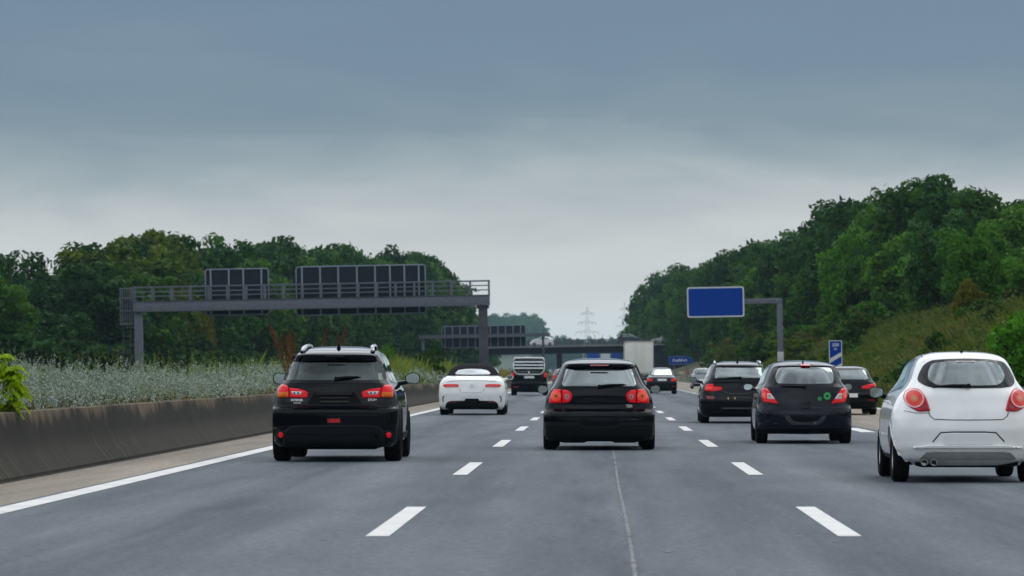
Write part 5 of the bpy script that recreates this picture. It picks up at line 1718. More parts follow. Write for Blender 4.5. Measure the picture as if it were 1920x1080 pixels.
# ---- left wood: front edge, middle rows and a skyline row
LW = [(0, -47, 262), (.25, -39, 370), (.5, -33.5, 480), (.75, -29.5, 610), (1, -26.0, 742)]
t = 0.0
while t <= 1.0:
    x, y = pl(LW, t)
    x -= random.uniform(0, 2.5); px = VX + F_PX * x / y
    tp = prof(TOPL, px); tp = tp + (VY - tp) * random.uniform(.12, .48)
    if px < 190: ks, lab = ['dark', 'dark', 'mid'], 'dark leafy tree at the front of the left wood, left of the gantry'
    elif px < 350: ks, lab = ['olive', 'mid', 'olive'], 'olive green tree at the front of the left wood, behind the gantry ladder end'
    elif px < 560: ks, lab = ['mid', 'dark', 'mid'], 'green tree at the wood edge below the smaller sign of the gantry'
    else: ks, lab = ['dark', 'mid', 'dark'], 'green tree at the wood edge below the wider sign of the gantry'
    tree_at(ks, x, y, lbank(x, y), tp, lab, lab.replace('tree', 'trees'), 1.05)
    t += random.uniform(.019, .027)
t = 0.0
while t <= 1.0:
    x, y = pl(LW, t)
    x -= random.uniform(5, 10) * (1 - .45 * t); y += random.uniform(-4, 4); px = VX + F_PX * x / y
    tp = prof(TOPL, px) + random.uniform(-4, 16)
    ks = ['spiky', 'dark', 'dark'] if px < 110 else ['dark', 'dark', 'mid'] if 300 < px < 520 else (['olive', 'dark'] if px < 300 else ['dark', 'mid', 'dark'])
    if px < 190: lab = 'dark tree on the skyline of the left wood, left of the gantry'
    elif px < 540: lab = 'dark tree on the skyline above the smaller sign of the gantry'
    else: lab = 'dark round tree on the skyline above the wider sign of the gantry'
    tree_at(ks, x, y, lbank(x, y), tp, lab, lab.replace('tree', 'trees'), 1.0)
    t += random.uniform(.022, .032)
for i in range(46):
    t = (i + random.random() * .6) / 46
    x, y = pl(LW, t); x += random.uniform(.5, 2.5); px = VX + F_PX * x / y
    lab = ('dark undergrowth bush at the foot of the left wood, left of the gantry' if px < 230 else 'dark undergrowth bush at the foot of the wood under the gantry beam')
    h = random.uniform(3.0, 5.5)
    bush_at('under', x, y, -.1, h, h / 3 * random.uniform(1.1, 1.5), lab, lab.replace('bush', 'bushes'))
# two trees that stand out
x, y = -38.5, 378
tree_at(['yellow'], x + 2.2, y - 14, 0, 560, 'yellowing small tree at the wood edge right of the left gantry post', None, .5)
tree_at(['olive'], -41.5, 352, 1, 452, 'broad olive tree rising over the ladder end of the gantry', None, 1.25)
# ---- right cutting: trees on top of the bank
RW = [(0, 25.5, 150), (.12, 25.0, 205), (.3, 23.5, 300), (.5, 20.5, 430), (.7, 17.6, 590), (.85, 16.2, 735), (1, 15.2, 860)]
t = .05
while t <= .86:
    x, y = pl(RW, t)
    x += random.uniform(-.8, 1.5); px = VX + F_PX * x / y
    tp = prof(TOPR, px); tp = tp + (VY - tp) * random.uniform(.18, .52)
    if px > 1700: ks, lab = ['mid', 'dark', 'bright'], 'leafy tree on the right bank above the white city car'
    elif px > 1470: ks, lab = ['bright', 'mid', 'mid', 'dark'], 'fresh green tree on the right bank between the sign post and the white city car'
    else: ks, lab = ['mid', 'dark', 'dark'], 'dark green tree on the right bank behind the large blue sign'
    tree_at(ks, x, y, rbank(x, y) - .2, tp, lab, lab.replace('tree', 'trees'), .85)
    t += random.uniform(.014, .021)
t = .05
while t <= .90:
    x, y = pl(RW, t)
    x += random.uniform(3, 7) * (1 - .3 * t); px = VX + F_PX * x / y
    tp = prof(TOPR, px) + random.uniform(-5, 14)
    if px > 1690: ks, lab = ['mid', 'dark', 'mid'], 'tall dark tree on the skyline above the white city car'
    elif px > 1450: ks, lab = ['dark', 'mid', 'dark'], 'dark tree on the skyline above the marker board on the right'
    else: ks, lab = ['dark', 'mid'], 'dark tree on the skyline above the large blue sign'
    tree_at(ks, x, y, rbank(x, y) - .2, tp, lab, lab.replace('tree', 'trees'), 1.0)
    t += random.uniform(.016, .024)
# beyond the bridge, on the right, fading into the haze
for i in range(22):
    y = 800 + i * 34 + random.uniform(-8, 8)
    x = 15.8 - i * .14 + random.uniform(0, 3.0); px = VX + F_PX * x / y
    tree_at(['mid', 'dark'], x, y, 0, prof(TOPR, px) + random.uniform(-2, 8), 'hazy tree on the right beyond the bridge', 'hazy trees on the right beyond the bridge', 1.1)
# left of the road just beyond the big wood
for i in range(9):
    y = 780 + i * 30
    x = -26.5 - random.uniform(0, 6); px = VX + F_PX * x / y
    tree_at(['mid', 'dark'], x, y, 0, 592 + (px - 860) * .5 + random.uniform(-2, 8), 'low green tree beside the gantry post, left beyond the bridge', 'low trees on the left beyond the bridge', 1.0)
# far wood in the haze, and the low tree line on the horizon
def far_hill(x, y):
    return 24.0 * math.exp(-((x + 92) / 62.0) ** 4) * math.exp(-((y - 3680) / 260.0) ** 2) - .09
terrain('far_hill', list(np.linspace(-300, 60, 30)), list(np.linspace(3100, 4300, 30)), far_hill, GRASSG)
FAR = [(862, 590), (880, 584), (905, 588), (930, 584), (955, 586), (975, 585), (992, 590), (1003, 598), (1008, 612)]
for i, (px, tp) in enumerate(FAR * 2):
    y = 3560 + random.uniform(-60, 60) + (i // len(FAR)) * 90
    x = (px + random.uniform(-6, 6) - VX) * y / F_PX
    tree_at(['mid', 'dark'], x, y, far_hill(x, y), tp + random.uniform(0, 5) + (i // len(FAR)) * -1, 'pale hazy tree in the far wood above the second gantry', 'trees of the far hazy wood', 1.35)
for i in range(16):
    px = 1016 + i * 10.5; y = 2900 + random.uniform(-80, 80)
    tree_at(['mid', 'dark'], (px - VX) * y / F_PX, y, 0, (613 if i == 0 else 632) + random.uniform(-2, 3), 'small hazy tree in the line on the horizon above the bridge', 'tree line on the horizon', .9)

# ------------------------------------------------------------------ shrubs and growth on the right bank
for i in range(60):
    y = 110 + 420 * (i / 60) ** 1.15 + random.uniform(-6, 6)
    x = random.uniform(13.2, 19.5)
    h = random.uniform(1.2, 3.2) if y > 240 else random.uniform(.8, 1.7)
    if y < 240 and i % 2: continue
    kd = random.choice(['bush', 'bush', 'drybush'])
    px = VX + F_PX * x / y
    lab = ('low bush on the grassy right bank above the white city car' if px > 1680 else 'low bush on the right bank between sign post and marker board' if px > 1470 else 'low bush on the right bank behind the large blue sign')
    bush_at(kd, x, y, rbank(x, y) - .1, h, h / 3 * random.uniform(.9, 1.5), lab, lab.replace('bush', 'bushes'))
tree_at(['bright'], 20.2, 214, rbank(20.2, 214) - .2, 425, 'light green tall bush high on the right bank above the white city car', None, .5, name='bush', cat='bush')
tree_at(['bright'], 21.3, 330, rbank(21.3, 330) - .2, 418, 'fresh bright green tree on the right bank, lightest of the trees there', None, .75)
tree_at(['yellow'], 18.2, 196, rbank(18.2, 196) - .2, 520, 'yellowing bush on the grassy slope above the white city car', None, .4, name='bush', cat='bush')
for i in range(64):
    y = 88 + 150 * (i / 64) ** 1.1 + random.uniform(-4, 4)
    x = 11.2 + 10.5 * random.random() ** .8
    px = VX + F_PX * x / y
    if px > 2000 or (1640 < px and random.random() < .38): continue
    h = random.uniform(.7, 2.1) * (1.25 if x > 17 else 1) * (.7 if px > 1640 else 1)
    kd = random.choice(['bush', 'bush', 'under', 'drybush'])
    lab = ('leafy scrub bush on the near right slope above the white city car' if px > 1640 else 'leafy scrub bush on the lower right slope near the marker board')
    bush_at(kd, x, y, rbank(x, y) - .15, h, h / 3 * random.uniform(1.0, 1.7), lab, lab.replace('bush', 'bushes'))
# the leafy bush at the right edge of the picture
FOL['edge'] = leafmat('edge_bush_leaves', (.02, .10, .006), (.14, .38, .03), trans=.3, treevar=0)
PROTO['edge'] = [proto('edge', 60, h=3.0, r=1.35, z0=.05, nclump=60, per=150, leaf=.075, lump=.3)]
bush_at('edge', 10.2, 93.0, rbank(10.2, 93) - .2, 3.15, 1.2, 'bright green leafy bush at the right edge behind the white city car')

def grass_stuff(name, n, xf, yf, zf, hf, mat, blade=.018, lean=.35, per=4):
    """Tufts of thin blades as one sheet of growth."""
    x, y = xf(n), yf(n)
    z = np.array([zf(a, b) for a, b in zip(x, y)])
    x = np.repeat(x, per) + rng.normal(0, .05, n * per); y = np.repeat(y, per) + rng.normal(0, .05, n * per); z = np.repeat(z, per)
    N = n * per
    h = hf(x, y) * rng.uniform(.55, 1.15, N)
    a = rng.uniform(0, 6.28, N); l = rng.normal(0, lean, (N, 2)) * h[:, None]
    w = blade * rng.uniform(.6, 1.5, N) * np.clip(y / 110, .7, 3.0)
    dx, dy = np.cos(a) * w, np.sin(a) * w
    B0 = np.stack([x - dx, y - dy, z], 1); B1 = np.stack([x + dx, y + dy, z], 1)
    M = np.stack([x + l[:, 0] * .35 + dx * .8, y + l[:, 1] * .35 + dy * .8, z + h * .6], 1)
    T = np.stack([x + l[:, 0], y + l[:, 1], z + h], 1)
    V = np.stack([B0, B1, M, T], 1)
    o = quadcloud(name, V, mat)
    return tag(o, kind='stuff')
BANKG = leafmat('bank_grass', (.022, .050, .008), (.130, .175, .032), (.20, .16, .07), .7, trans=.25)
GOLDG = leafmat('golden_grass', (.12, .10, .03), (.30, .25, .085), (.10, .14, .03), .5, trans=.3)
GREENG = leafmat('tall_green_grass', (.06, .11, .02), (.20, .26, .06), (.30, .26, .08), .6, trans=.3)
grass_stuff('bank_grass', 34000, lambda n: 9.7 + 13 * rng.random(n) ** .85, lambda n: 78 + 330 * rng.random(n) ** 1.5, rbank, lambda x, y: .35 + .3 * rng.random(len(x)) + (x > 10.5) * .15, BANKG)
# creeping leafy growth on the slope, between the bushes
n = 52000
x = 10.4 + 11 * rng.random(n); y = 85 + 330 * rng.random(n) ** 1.4
hh = .5 + .5 * np.sin(x * 1.3 + y * .21) * np.sin(y * .37 + 1.0)
z = np.array([rbank(a, b) for a, b in zip(x, y)]) + rng.random(n) ** .8 * (.2 + 1.2 * np.clip(hh, 0, 1) ** 1.5)
Pn = np.stack([x, y, z], 1); Nn = np.tile(np.array([[-.4, -.4, .8]]), (n, 1))
tag(quadcloud('creeping_growth', leaves(Pn, Nn, .085, tilt=.8) , leafmat('creeper', (.016, .042, .006), (.115, .175, .026), (.20, .13, .04), .6, trans=.25)), kind='stuff')

# ------------------------------------------------------------------ planting on the central reservation
def stems(n, x, y, z0, h, leaf_n, leaf_len, leaf_w, pitch=.7, lean=.22):
    """Upright leafy stems; returns diamond leaves."""
    N = n * leaf_n
    X = np.repeat(x, leaf_n); Y = np.repeat(y, leaf_n); Z = np.repeat(z0, leaf_n); H = np.repeat(h, leaf_n)
    lx = np.repeat(rng.normal(0, lean, n), leaf_n); ly = np.repeat(rng.normal(0, lean, n), leaf_n)
    t = rng.uniform(.12, 1.0, N)
    P = np.stack([X + lx * H * t ** 1.4, Y + ly * H * t ** 1.4, Z + H * t], 1)
    a = rng.uniform(0, 6.28, N); pit = rng.normal(pitch, .35, N)
    D = np.stack([np.cos(a) * np.cos(pit), np.sin(a) * np.cos(pit), np.sin(pit)], 1)
    sc_ = np.clip(Y / 75, .8, 1.6)
    L = (leaf_len * rng.uniform(.6, 1.3, N) * (1.15 - .5 * t) * sc_)[:, None]
    S = np.cross(D, rng.normal(size=(N, 3))); S /= np.linalg.norm(S, axis=1)[:, None]
    Wd = L * leaf_w
    return np.stack([P, P + D * L * .5 + S * Wd, P + D * L, P + D * L * .5 - S * Wd], 1)
def twigs(n, x, y, z, ln, leaf_n, leaf_len, leaf_w, up=.9):
    """Short leafy twigs pointing up and outward from inside a bush."""
    d = rand_dirs(n, up)
    N = n * leaf_n
    t = rng.uniform(.05, 1.0, N)
    k = np.repeat(np.arange(n), leaf_n)
    P = np.stack([x, y, z], 1)[k] + d[k] * (ln[k] * t)[:, None]
    D = d[k] * .7 + rand_dirs(N) * .8; D /= np.linalg.norm(D, axis=1)[:, None]
    sc_ = np.clip(P[:, 1] / 75, .8, 2.4)
    L = (leaf_len * rng.uniform(.6, 1.25, N) * (1.1 - .45 * t) * sc_)[:, None]
    S = np.cross(D, rng.normal(size=(N, 3))); S /= np.linalg.norm(S, axis=1)[:, None]
    Wd = L * leaf_w
    return np.stack([P, P + D * L * .5 + S * Wd, P + D * L, P + D * L * .5 - S * Wd], 1)
def shrub_top(x, y):
    """height of the shrub mass above the bed: rounded bushes of uneven size"""
    b = np.abs(np.sin(y * 1.15 + 1.7 * np.sin(y * .31))) * (.6 + .4 * np.sin(y * .53 + x))
    return (.43 + .30 * b + .13 * np.clip((-x - 7.0) / 1.2, 0, 1)) * (1 + .12 * np.sin(y * .13 + .6))
n = 11000
y = 34 + 150 * rng.random(n) ** 1.6; x = -6.97 - 2.7 * rng.random(n) ** 1.5
z = .60 + shrub_top(x, y) * rng.random(n) ** .55 * .86
SILV = leafmat('silver_leaves', (.034, .060, .046), (.52, .62, .56), (.20, .28, .10), .5, trans=.10, rough=.75, treevar=0)
tag(quadcloud('silver_shrubs', twigs(n, x, y, z, .10 + .13 * rng.random(n), 15, .058, .19), SILV), kind='stuff')
n = 420
y = 36 + 110 * rng.random(n) ** 1.3; x = -7.3 - 2.2 * rng.random(n)
tag(quadcloud('shrub_shoots', stems(n, x, y, .52 + shrub_top(x, y) * .8, .22 + .2 * rng.random(n), 20, .05, .17, .8, .2), SILV), kind='stuff')
n = 2400
y = 36 + 130 * rng.random(n) ** 1.4; x = -6.97 - 1.6 * rng.random(n)
tag(quadcloud('undergrowth', stems(n, x, y, np.full(n, .56), .12 + .26 * rng.random(n), 26, .05, .25, .4, .5), leafmat('undergrowth_leaves', (.022, .022, .008), (.12, .10, .035), (.36, .22, .03), .8)), kind='stuff')
# greener, taller weeds among and behind the silver shrubs
n = 900
y = 62 + 130 * rng.random(n); x = -7.6 - 2.3 * rng.random(n)
tag(quadcloud('tall_weeds', stems(n, x, y, np.full(n, .57), .72 + .42 * rng.random(n), 30, .06, .16, .9, .12), leafmat('weed_leaves', (.03, .07, .015), (.20, .29, .07), (.26, .30, .06), .4)), kind='stuff')
def clumpy(x, y, a, b_):
    k = .5 + .5 * np.sin(y * .41 + 2.1 * np.sin(x * 1.7 + y * .09)) * np.sin(y * .173 + x * 1.1)
    return a + b_ * np.clip(k, 0, 1) ** 1.3
grass_stuff('tall_grass', 7500, lambda n: -7.0 - 3.1 * rng.random(n), lambda n: 112 + 100 * rng.random(n), lambda a, b: .57, lambda x, y: clumpy(x, y, .38, .85) * rng.uniform(.6, 1.15, len(x)), GREENG, .008, .15)
grass_stuff('golden_grass', 7500, lambda n: -7.0 - 3.2 * rng.random(n), lambda n: 150 + 450 * rng.random(n) ** 1.3, lambda a, b: .57, lambda x, y: clumpy(x, y, .45, .5) * rng.uniform(.6, 1.1, len(x)), GOLDG, .009, .18)
n = 700
y = 118 + 90 * rng.random(n); x = -7.1 - 2.6 * rng.random(n)
tag(quadcloud('reservation_weeds', stems(n, x, y, np.full(n, .57), clumpy(x, y, .5, .8), 34, .055, .22, .7, .2), leafmat('weed_leaves', (.03, .07, .015), (.20, .29, .07), (.26, .30, .06), .4)), kind='stuff')

# bright green plant with drooping compound leaves at the left edge
def frond_plant(name, px, Y, zb, stems_, label):
    c = at(px, 700, Y)
    r = empty(name, (c.x, Y, zb), label, 'plant')
    L = []
    bm = bmesh.new()
    for (dx, dy, h, reach) in stems_:
        top = Vector((dx, dy, h))
        tube(bm, [(dx * .35, dy * .35, -.05), (dx * .8, dy * .8, h * .55), top], [.012, .009, .005], 6)
        for k in range(15):
            a = 2 * math.pi * k / 15 + random.uniform(-.3, .3)
            el_ = random.uniform(.15, .9)
            d = Vector((math.cos(a), math.sin(a), 0))
            ln = reach * random.uniform(.7, 1.15)
            q0 = top - Vector((dx * .3, dy * .3, .40 * h * random.random()))
            for i in range(13):
                t_ = i / 12
                q = q0 + d * ln * t_ + Vector((0, 0, ln * (el_ * t_ - .95 * t_ * t_)))
                for s in (-1, 1):
                    side = Vector((-d.y, d.x, 0)) * s
                    dr = (side * .8 + d * .35 + Vector((0, 0, -.55 - .5 * t_))).normalized()
                    l_ = .088 * (1.1 - .55 * t_) * random.uniform(.8, 1.2)
                    wv = dr.cross(Vector((0, 0, 1))).normalized() * l_ * .24 + Vector((0, 0, l_ * .05))
                    L.append([q, q + dr * l_ * .5 + wv, q + dr * l_, q + dr * l_ * .5 - wv])
    bmobj('stem', bm, simple('green_stem', (.10, .16, .03), .7), r, True)
    quadcloud('foliage', np.array([[list(v) for v in f] for f in L]), leafmat('lime_leaves', (.14, .28, .003), (.50, .66, .008), trans=.35, rough=.45), r)
    return r
frond_plant('leafy_plant', 8, 47.5, .6, [(-.02, 0, .90, .19), (.16, -.10, .76, .19), (.20, .05, .60, .20), (-.24, .05, .74, .22), (.04, .2, .62, .2), (.17, -.2, .42, .18), (-.45, 0, .85, .25), (.05, -.1, .3, .18)], 'bright lime green plant with drooping leaves at the left edge above the wall')

# rusty dock stalks
DOCK = leafmat('rusty_seed_heads', (.075, .022, .010), (.20, .075, .028), (.30, .16, .05), .5, trans=.1)
def dock(px, Y, top_py, n, lean, label, group, spread=.10):
    b0 = at(px, 700, Y); r = empty('dock_plant', (b0.x, Y, .57), label, 'plant', group)
    H = CAM_H + (VY - top_py) * Y / F_PX - .57
    bm = bmesh.new(); Vs = []
    for k in range(n):
        h = H * (1 if k == 0 else random.uniform(.75, .95)); dx = spread * (k - (n - 1) / 2); lx = lean * h + dx * 1.6
        pts = [Vector((dx * .5 + lx * t_ ** 1.6, dx * .3, h * t_)) for t_ in np.linspace(0, 1, 7)]
        m = 620
        t_ = rng.uniform(.30, 1.0, m)
        P = np.array([dx * .5, dx * .3, 0]) + np.stack([lx * t_ ** 1.6, 0 * t_, h * t_], 1)
        rad = .075 * np.sin(np.clip((t_ - .25) / .75, 0, 1) * math.pi) ** .6 + .012
        P += rng.normal(size=(m, 3)) * np.stack([rad * .5, rad * .5, np.full(m, .02)], 1)
        Vs.append(leaves(P, rand_dirs(m), .016, .8))
        bm2 = bmesh.new(); tube(bm2, pts, [.010, .010, .009, .008, .006, .005, .003], 6)
        for q in Vs[-1]:
            bm2.faces.new([bm2.verts.new(Vector(v)) for v in q])
        me = bpy.data.meshes.new('seed_stalk'); bm2.to_mesh(me); bm2.free(); me.materials.append(DOCK)
        link(bpy.data.objects.new('seed_stalk', me), r)
    bm.free()
dock(548, 96, 610, 3, -.16, 'pair of tall rusty brown seed stalks left of the black sport utility vehicle', None, .12)
dock(552, 101, 626, 1, -.10, 'single thin rusty seed stalk close to the left roof rail', None)
dock(596, 112, 614, 1, .14, 'rusty seed stalk leaning right behind the middle of the black vehicle roof', None)
dock(628, 114, 628, 1, .05, 'short rusty seed stalk behind the roof of the black vehicle', None)
dock(636, 118, 612, 1, .10, 'tall rusty seed stalk behind the roof aerial', None)
# dark green bush and two paler ones further along the reservation
PROTO['median'] = [proto('mid', 70, h=3.0, r=1.5, z0=.05, nclump=46, per=110, leaf=.10, lump=.35)]
bush_at('median', -7.75, 181, .5, 1.95, .55, 'dark green round bush on the reservation left of the white convertible')
bush_at('median', -7.35, 178, .5, 1.30, .42, 'lower green bush just right of the round one by the white convertible')
PROTO['willow'] = [proto('bright', 75, h=3.0, r=1.3, z0=.05, nclump=40, per=110, leaf=.07, lump=.4, squash=1.6)]
bush_at('willow', -7.9, 149, .5, 1.75, .62, 'feathery light green bush right of the black sport utility vehicle')
bush_at('willow', -8.0, 196, .5, 1.35, .55, 'feathery light green bush among tall grass')
# ------------------------------------------------------------------ sign gantries
def gantry(name, Y, px0, px1, py_right, beam_px, rail_px, panels, label, posts=(15, 17), ladder=True, rail_step=1.29, zb=-1.0):
    """px0..px1 beam ends, py_right = beam top row at px1; panels: (px_left, px_right, top_py, bottom_py, ribs)"""
    r = level_root(name, Y, label, 'gantry')
    sc_ = F_PX / Y
    xl, _ = lv(px0, py_right, Y); xr, zt = lv(px1, py_right, Y)
    xl = lv(px0, py_right + (px1 - px0) * .0192, Y)[0]
    bh = beam_px / sc_
    bm = bmesh.new(); box(bm, ((xl + xr) / 2, 0, zt - bh / 2), (xr - xl, 1.25, bh), .02)
    bmobj('beam', bm, STEEL, r, True)
    bm = bmesh.new(); box(bm, ((xl + xr) / 2, 0, zt + .03), (xr - xl + .06, 1.38, .05), .01); bmobj('walkway', bm, STEEL_D, r)
    for k, (px, w) in enumerate(((px0 + 8, posts[0]), (px1 - 13, posts[1]))):
        x = lv(px, py_right, Y)[0] if k else lv(px, py_right + (px1 - px0) * .0192, Y)[0]
        ww = w / sc_
        bm = bmesh.new(); box(bm, (x, 0, (zt - bh - .003 + zb) / 2), (ww, ww * .9, zt - bh - .003 - zb), .03)
        if k: box(bm, (x, 0, zt - bh - .12), (ww * 1.35, ww * 1.2, .2), .03)
        bmobj('post', bm, STEEL_D if k else STEEL, r, True)
    rh = rail_px / sc_
    n = max(2, int(round((xr - xl) / rail_step)))
    for yy in (-.62, .62):
        bm = bmesh.new()
        for i in range(n + 1):
            x = xl + .04 + (xr - xl - .08) * i / n
            box(bm, (x, yy, zt + .05 + rh / 2), (.10, .06, rh), .008)
        for f in (.36, .68):
            box(bm, ((xl + xr) / 2, yy, zt + .05 + rh * f), (xr - xl, .035, .05))
        box(bm, ((xl + xr) / 2, yy, zt + .06 + rh), (xr - xl + .1, .08, .08), .01)
        bmobj('railing', bm, STEEL, r)
    for e in (xl, xr):
        bm = bmesh.new()
        for f in (.36, .68, 1.0):
            box(bm, (e, 0, zt + .05 + rh * f), (.05, 1.2, .05))
        bmobj('railing', bm, STEEL, r)
    for (a, b, t_, bt, ribs) in panels:
        x0, z1 = lv(a, t_, Y + 1); x1 = lv(b, t_, Y + 1)[0]; z0 = lv((a + b) / 2, bt, Y + 1)[1]; z1 = lv((a + b) / 2, t_, Y + 1)[1]
        p = bmobj_panel(x0, x1, z0, z1, .95, r)
        bm = bmesh.new()
        for q in ribs:
            xq = lv(q, t_, Y + 1)[0]
            box(bm, (xq, .88, (z0 + z1) / 2), (.11, .09, z1 - z0 - .04))
        bmobj('sign_rib', bm, PANELR, p)
        bm = bmesh.new()
        zq = z1 - (z1 - z0) * .32
        for zz in (zq, z0 + (z1 - z0) * .25):
            box(bm, ((x0 + x1) / 2, .90, zz), (x1 - x0 - .05, .05, .07))
        bmobj('cross_rail', bm, PANELB, p)
    if ladder:
        bm = bmesh.new()
        x = xl - .55
        for s in (-.25, .25):
            tube(bm, [(x + s, .1, zb), (x + s, .1, zt + rh)], .035, 6)
        z = zb + .2
        while z < zt:
            tube(bm, [(x - .25, .1, z), (x + .25, .1, z)], .02, 5); z += .3
        bmobj('ladder', bm, STEEL_D, r)
        bm = bmesh.new()
        for i in range(9):
            a = math.pi * i / 8
            xx, yy = x + .42 * math.cos(a), -.05 - .55 * math.sin(a)
            tube(bm, [(xx, yy, zt - 1.5), (xx, yy, zt + rh)], .022, 5)
        for z in (zt - 1.5, zt - .6, zt + .3, zt + rh):
            tube(bm, [(x + .42 * math.cos(math.pi * i / 10), -.05 - .55 * math.sin(math.pi * i / 10), z) for i in range(11)], .03, 5)
        box(bm, (x, .1, zt - 1.55), (.9, .5, .07))
        box(bm, (x + .3, .1, zt - 1.75), (.7, .1, .08))
        bmobj('ladder_cage', bm, STEEL, r)
    return r

def bmobj_panel(x0, x1, z0, z1, y, parent):
    bm = bmesh.new()
    pl_ = rounded([(x0, z0), (x1, z0), (x1, z1), (x0, z1)], .22, 4)
    a = [bm.verts.new((p[0], y, p[1])) for p in pl_]; b = [bm.verts.new((p[0], y + .08, p[1])) for p in pl_]
    bm.faces.new(a); bm.faces.new(b[::-1])
    for i in range(len(a)):
        bm.faces.new((a[i], b[i], b[(i + 1) % len(a)], a[(i + 1) % len(a)]))
    p = bmobj('sign_panel', bm, PANELB, parent)
    bm = bmesh.new()
    tube(bm, [(q[0], y - .01, q[1]) for q in pl_ + pl_[:1]], .045, 6, cap=False)
    bmobj('sign_rim', bm, PANELR, p, True)
    return p

gantry('sign_gantry', 280, 251, 918, 554, 18.5, 26,
       [(385, 503, 504.5, 590, (395, 429, 456, 490)), (555, 797, 498.5, 589, (566, 600, 634, 669, 703, 731, 758, 785))],
       'grey steel sign gantry with railing seen from behind, spanning the opposite carriageway')
gantry('sign_gantry', 560, 785, 1031, 626, 4.5, .5,
       [(829, 985, 611, 651, tuple(834 + 14.2 * i for i in range(11)))],
       'smaller distant sign gantry with a wide panel in front of the bridge', posts=(4.5, 4.5), ladder=False, rail_step=30, zb=-1.2)

# ------------------------------------------------------------------ bridge across the motorway
YB = 760.0
SB = F_PX / YB
br = level_root('road_bridge', YB, 'dark concrete road bridge crossing the motorway in the distance', 'bridge')
zg0, zg1, zd = 35.5 / SB, 47.5 / SB, 50.5 / SB
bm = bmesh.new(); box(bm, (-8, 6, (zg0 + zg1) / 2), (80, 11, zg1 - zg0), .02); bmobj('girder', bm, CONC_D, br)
bm = bmesh.new(); box(bm, (-8, 6, (zg1 + zd) / 2 + .002), (84, 13.4, zd - zg1), .02); bmobj('deck', bm, CONC, br)
for yy in (-.55, 12.5):
    bm = bmesh.new()
    for i in range(61):
        box(bm, (-48 + i * 1.34, yy, zd + .52), (.09, .07, 1.05))
    for z in (.3, .55, .8, 1.06):
        box(bm, (-8, yy, zd + z), (82, .06, .08))
    bmobj('railing', bm, STEEL_D, br)
for x in np.arange(-2.0, 12, 1.45):
    bm = bmesh.new(); box(bm, (x, 13.0, zd + 1.0), (.10, .10, 2.0)); bmobj('fence_post', bm, STEEL, br)
for x, w in ((-7.4, 1.0), (-26.2, .9)):
    bm = bmesh.new()
    for yy in (2.0, 6.0, 10.0):
        box(bm, (x, yy, (zg0 - 1.3) / 2 - .02), (w, 1.0, zg0 + 1.3), .08)
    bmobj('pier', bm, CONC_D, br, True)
bm = bmesh.new(); box(bm, (-38.2, 6, zg0 / 2 - .7), (18, 12.4, zg0 + 1.35), .05); bmobj('abutment', bm, CONC, br)
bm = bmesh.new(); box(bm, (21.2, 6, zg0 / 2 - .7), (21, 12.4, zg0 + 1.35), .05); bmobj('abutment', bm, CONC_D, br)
# vehicles on the bridge
def on_bridge(name, label, px, mat, heading, H, L, kind, yoff):
    Y = YB + yoff
    x = (px - VX) * Y / F_PX
    z = CAM_H + zd + .004 - (x) * math.tan(ROLL)
    s = 1 if heading > 0 else -1
    far_car(name, label, 0, 0, mat, .9, H, L, kind, rotz=s * math.pi / 2, loc=(x + s * L / 2, Y, z))
on_bridge('white_van', 'white people carrier crossing the bridge to the left of the median pier', 1016, WHITEP, 1, 1.75, 4.6, 'hatch', 3.5)
on_bridge('silver_estate', 'silver car on the bridge above the black hatchback and right of the white lorry', 1243, SILVERP, 1, 1.45, 4.4, 'saloon', 3.5)
on_bridge('dark_van', 'dark car on the bridge deck above the white lorry', 1180, NAVYP, -1, 2.0, 4.8, 'hatch', 9)

# ------------------------------------------------------------------ signs on the right
def board(name, x0, x1, z0, z1, y, parent, rim, mat=SIGNBLUE, rad=.1, th=.05):
    def slab(nm, a0, a1, b0, b1, yy, t_, m, par, rd):
        bm = bmesh.new()
        pl_ = rounded([(a0, b0), (a1, b0), (a1, b1), (a0, b1)], rd, 4)
        f = [bm.verts.new((p[0], yy, p[1])) for p in pl_]; k = [bm.verts.new((p[0], yy + t_, p[1])) for p in pl_]
        bm.faces.new(f); bm.faces.new(k[::-1])
        for i in range(len(f)):
            bm.faces.new((f[i], k[i], k[(i + 1) % len(f)], f[(i + 1) % len(f)]))
        return bmobj(nm, bm, m, par)
    b = slab(name, x0, x1, z0, z1, y, th, SIGNWHITE, parent, rad)
    return b, slab('sign_face', x0 + rim, x1 - rim, z0 + rim, z1 - rim, y - .005, .004, mat, b, rad * .7)

def flat_text(body, x, z, size, y, mat, parent, name='lettering'):
    cu = bpy.data.curves.new(name, 'FONT'); cu.body = body; cu.size = size; cu.align_x = 'CENTER'; cu.align_y = 'CENTER'; cu.extrude = .001; cu.offset = .004
    tmp = bpy.data.objects.new('tmp', cu); COL.objects.link(tmp)
    me = bpy.data.meshes.new_from_object(tmp.evaluated_get(bpy.context.evaluated_depsgraph_get()))
    bpy.data.objects.remove(tmp); bpy.data.curves.remove(cu)
    me.name = name; me.materials.clear(); me.materials.append(mat)
    for v in me.vertices:
        v.co = Vector((x + v.co.x, y - v.co.z, z + v.co.y))
    return link(bpy.data.objects.new(name, me), parent)

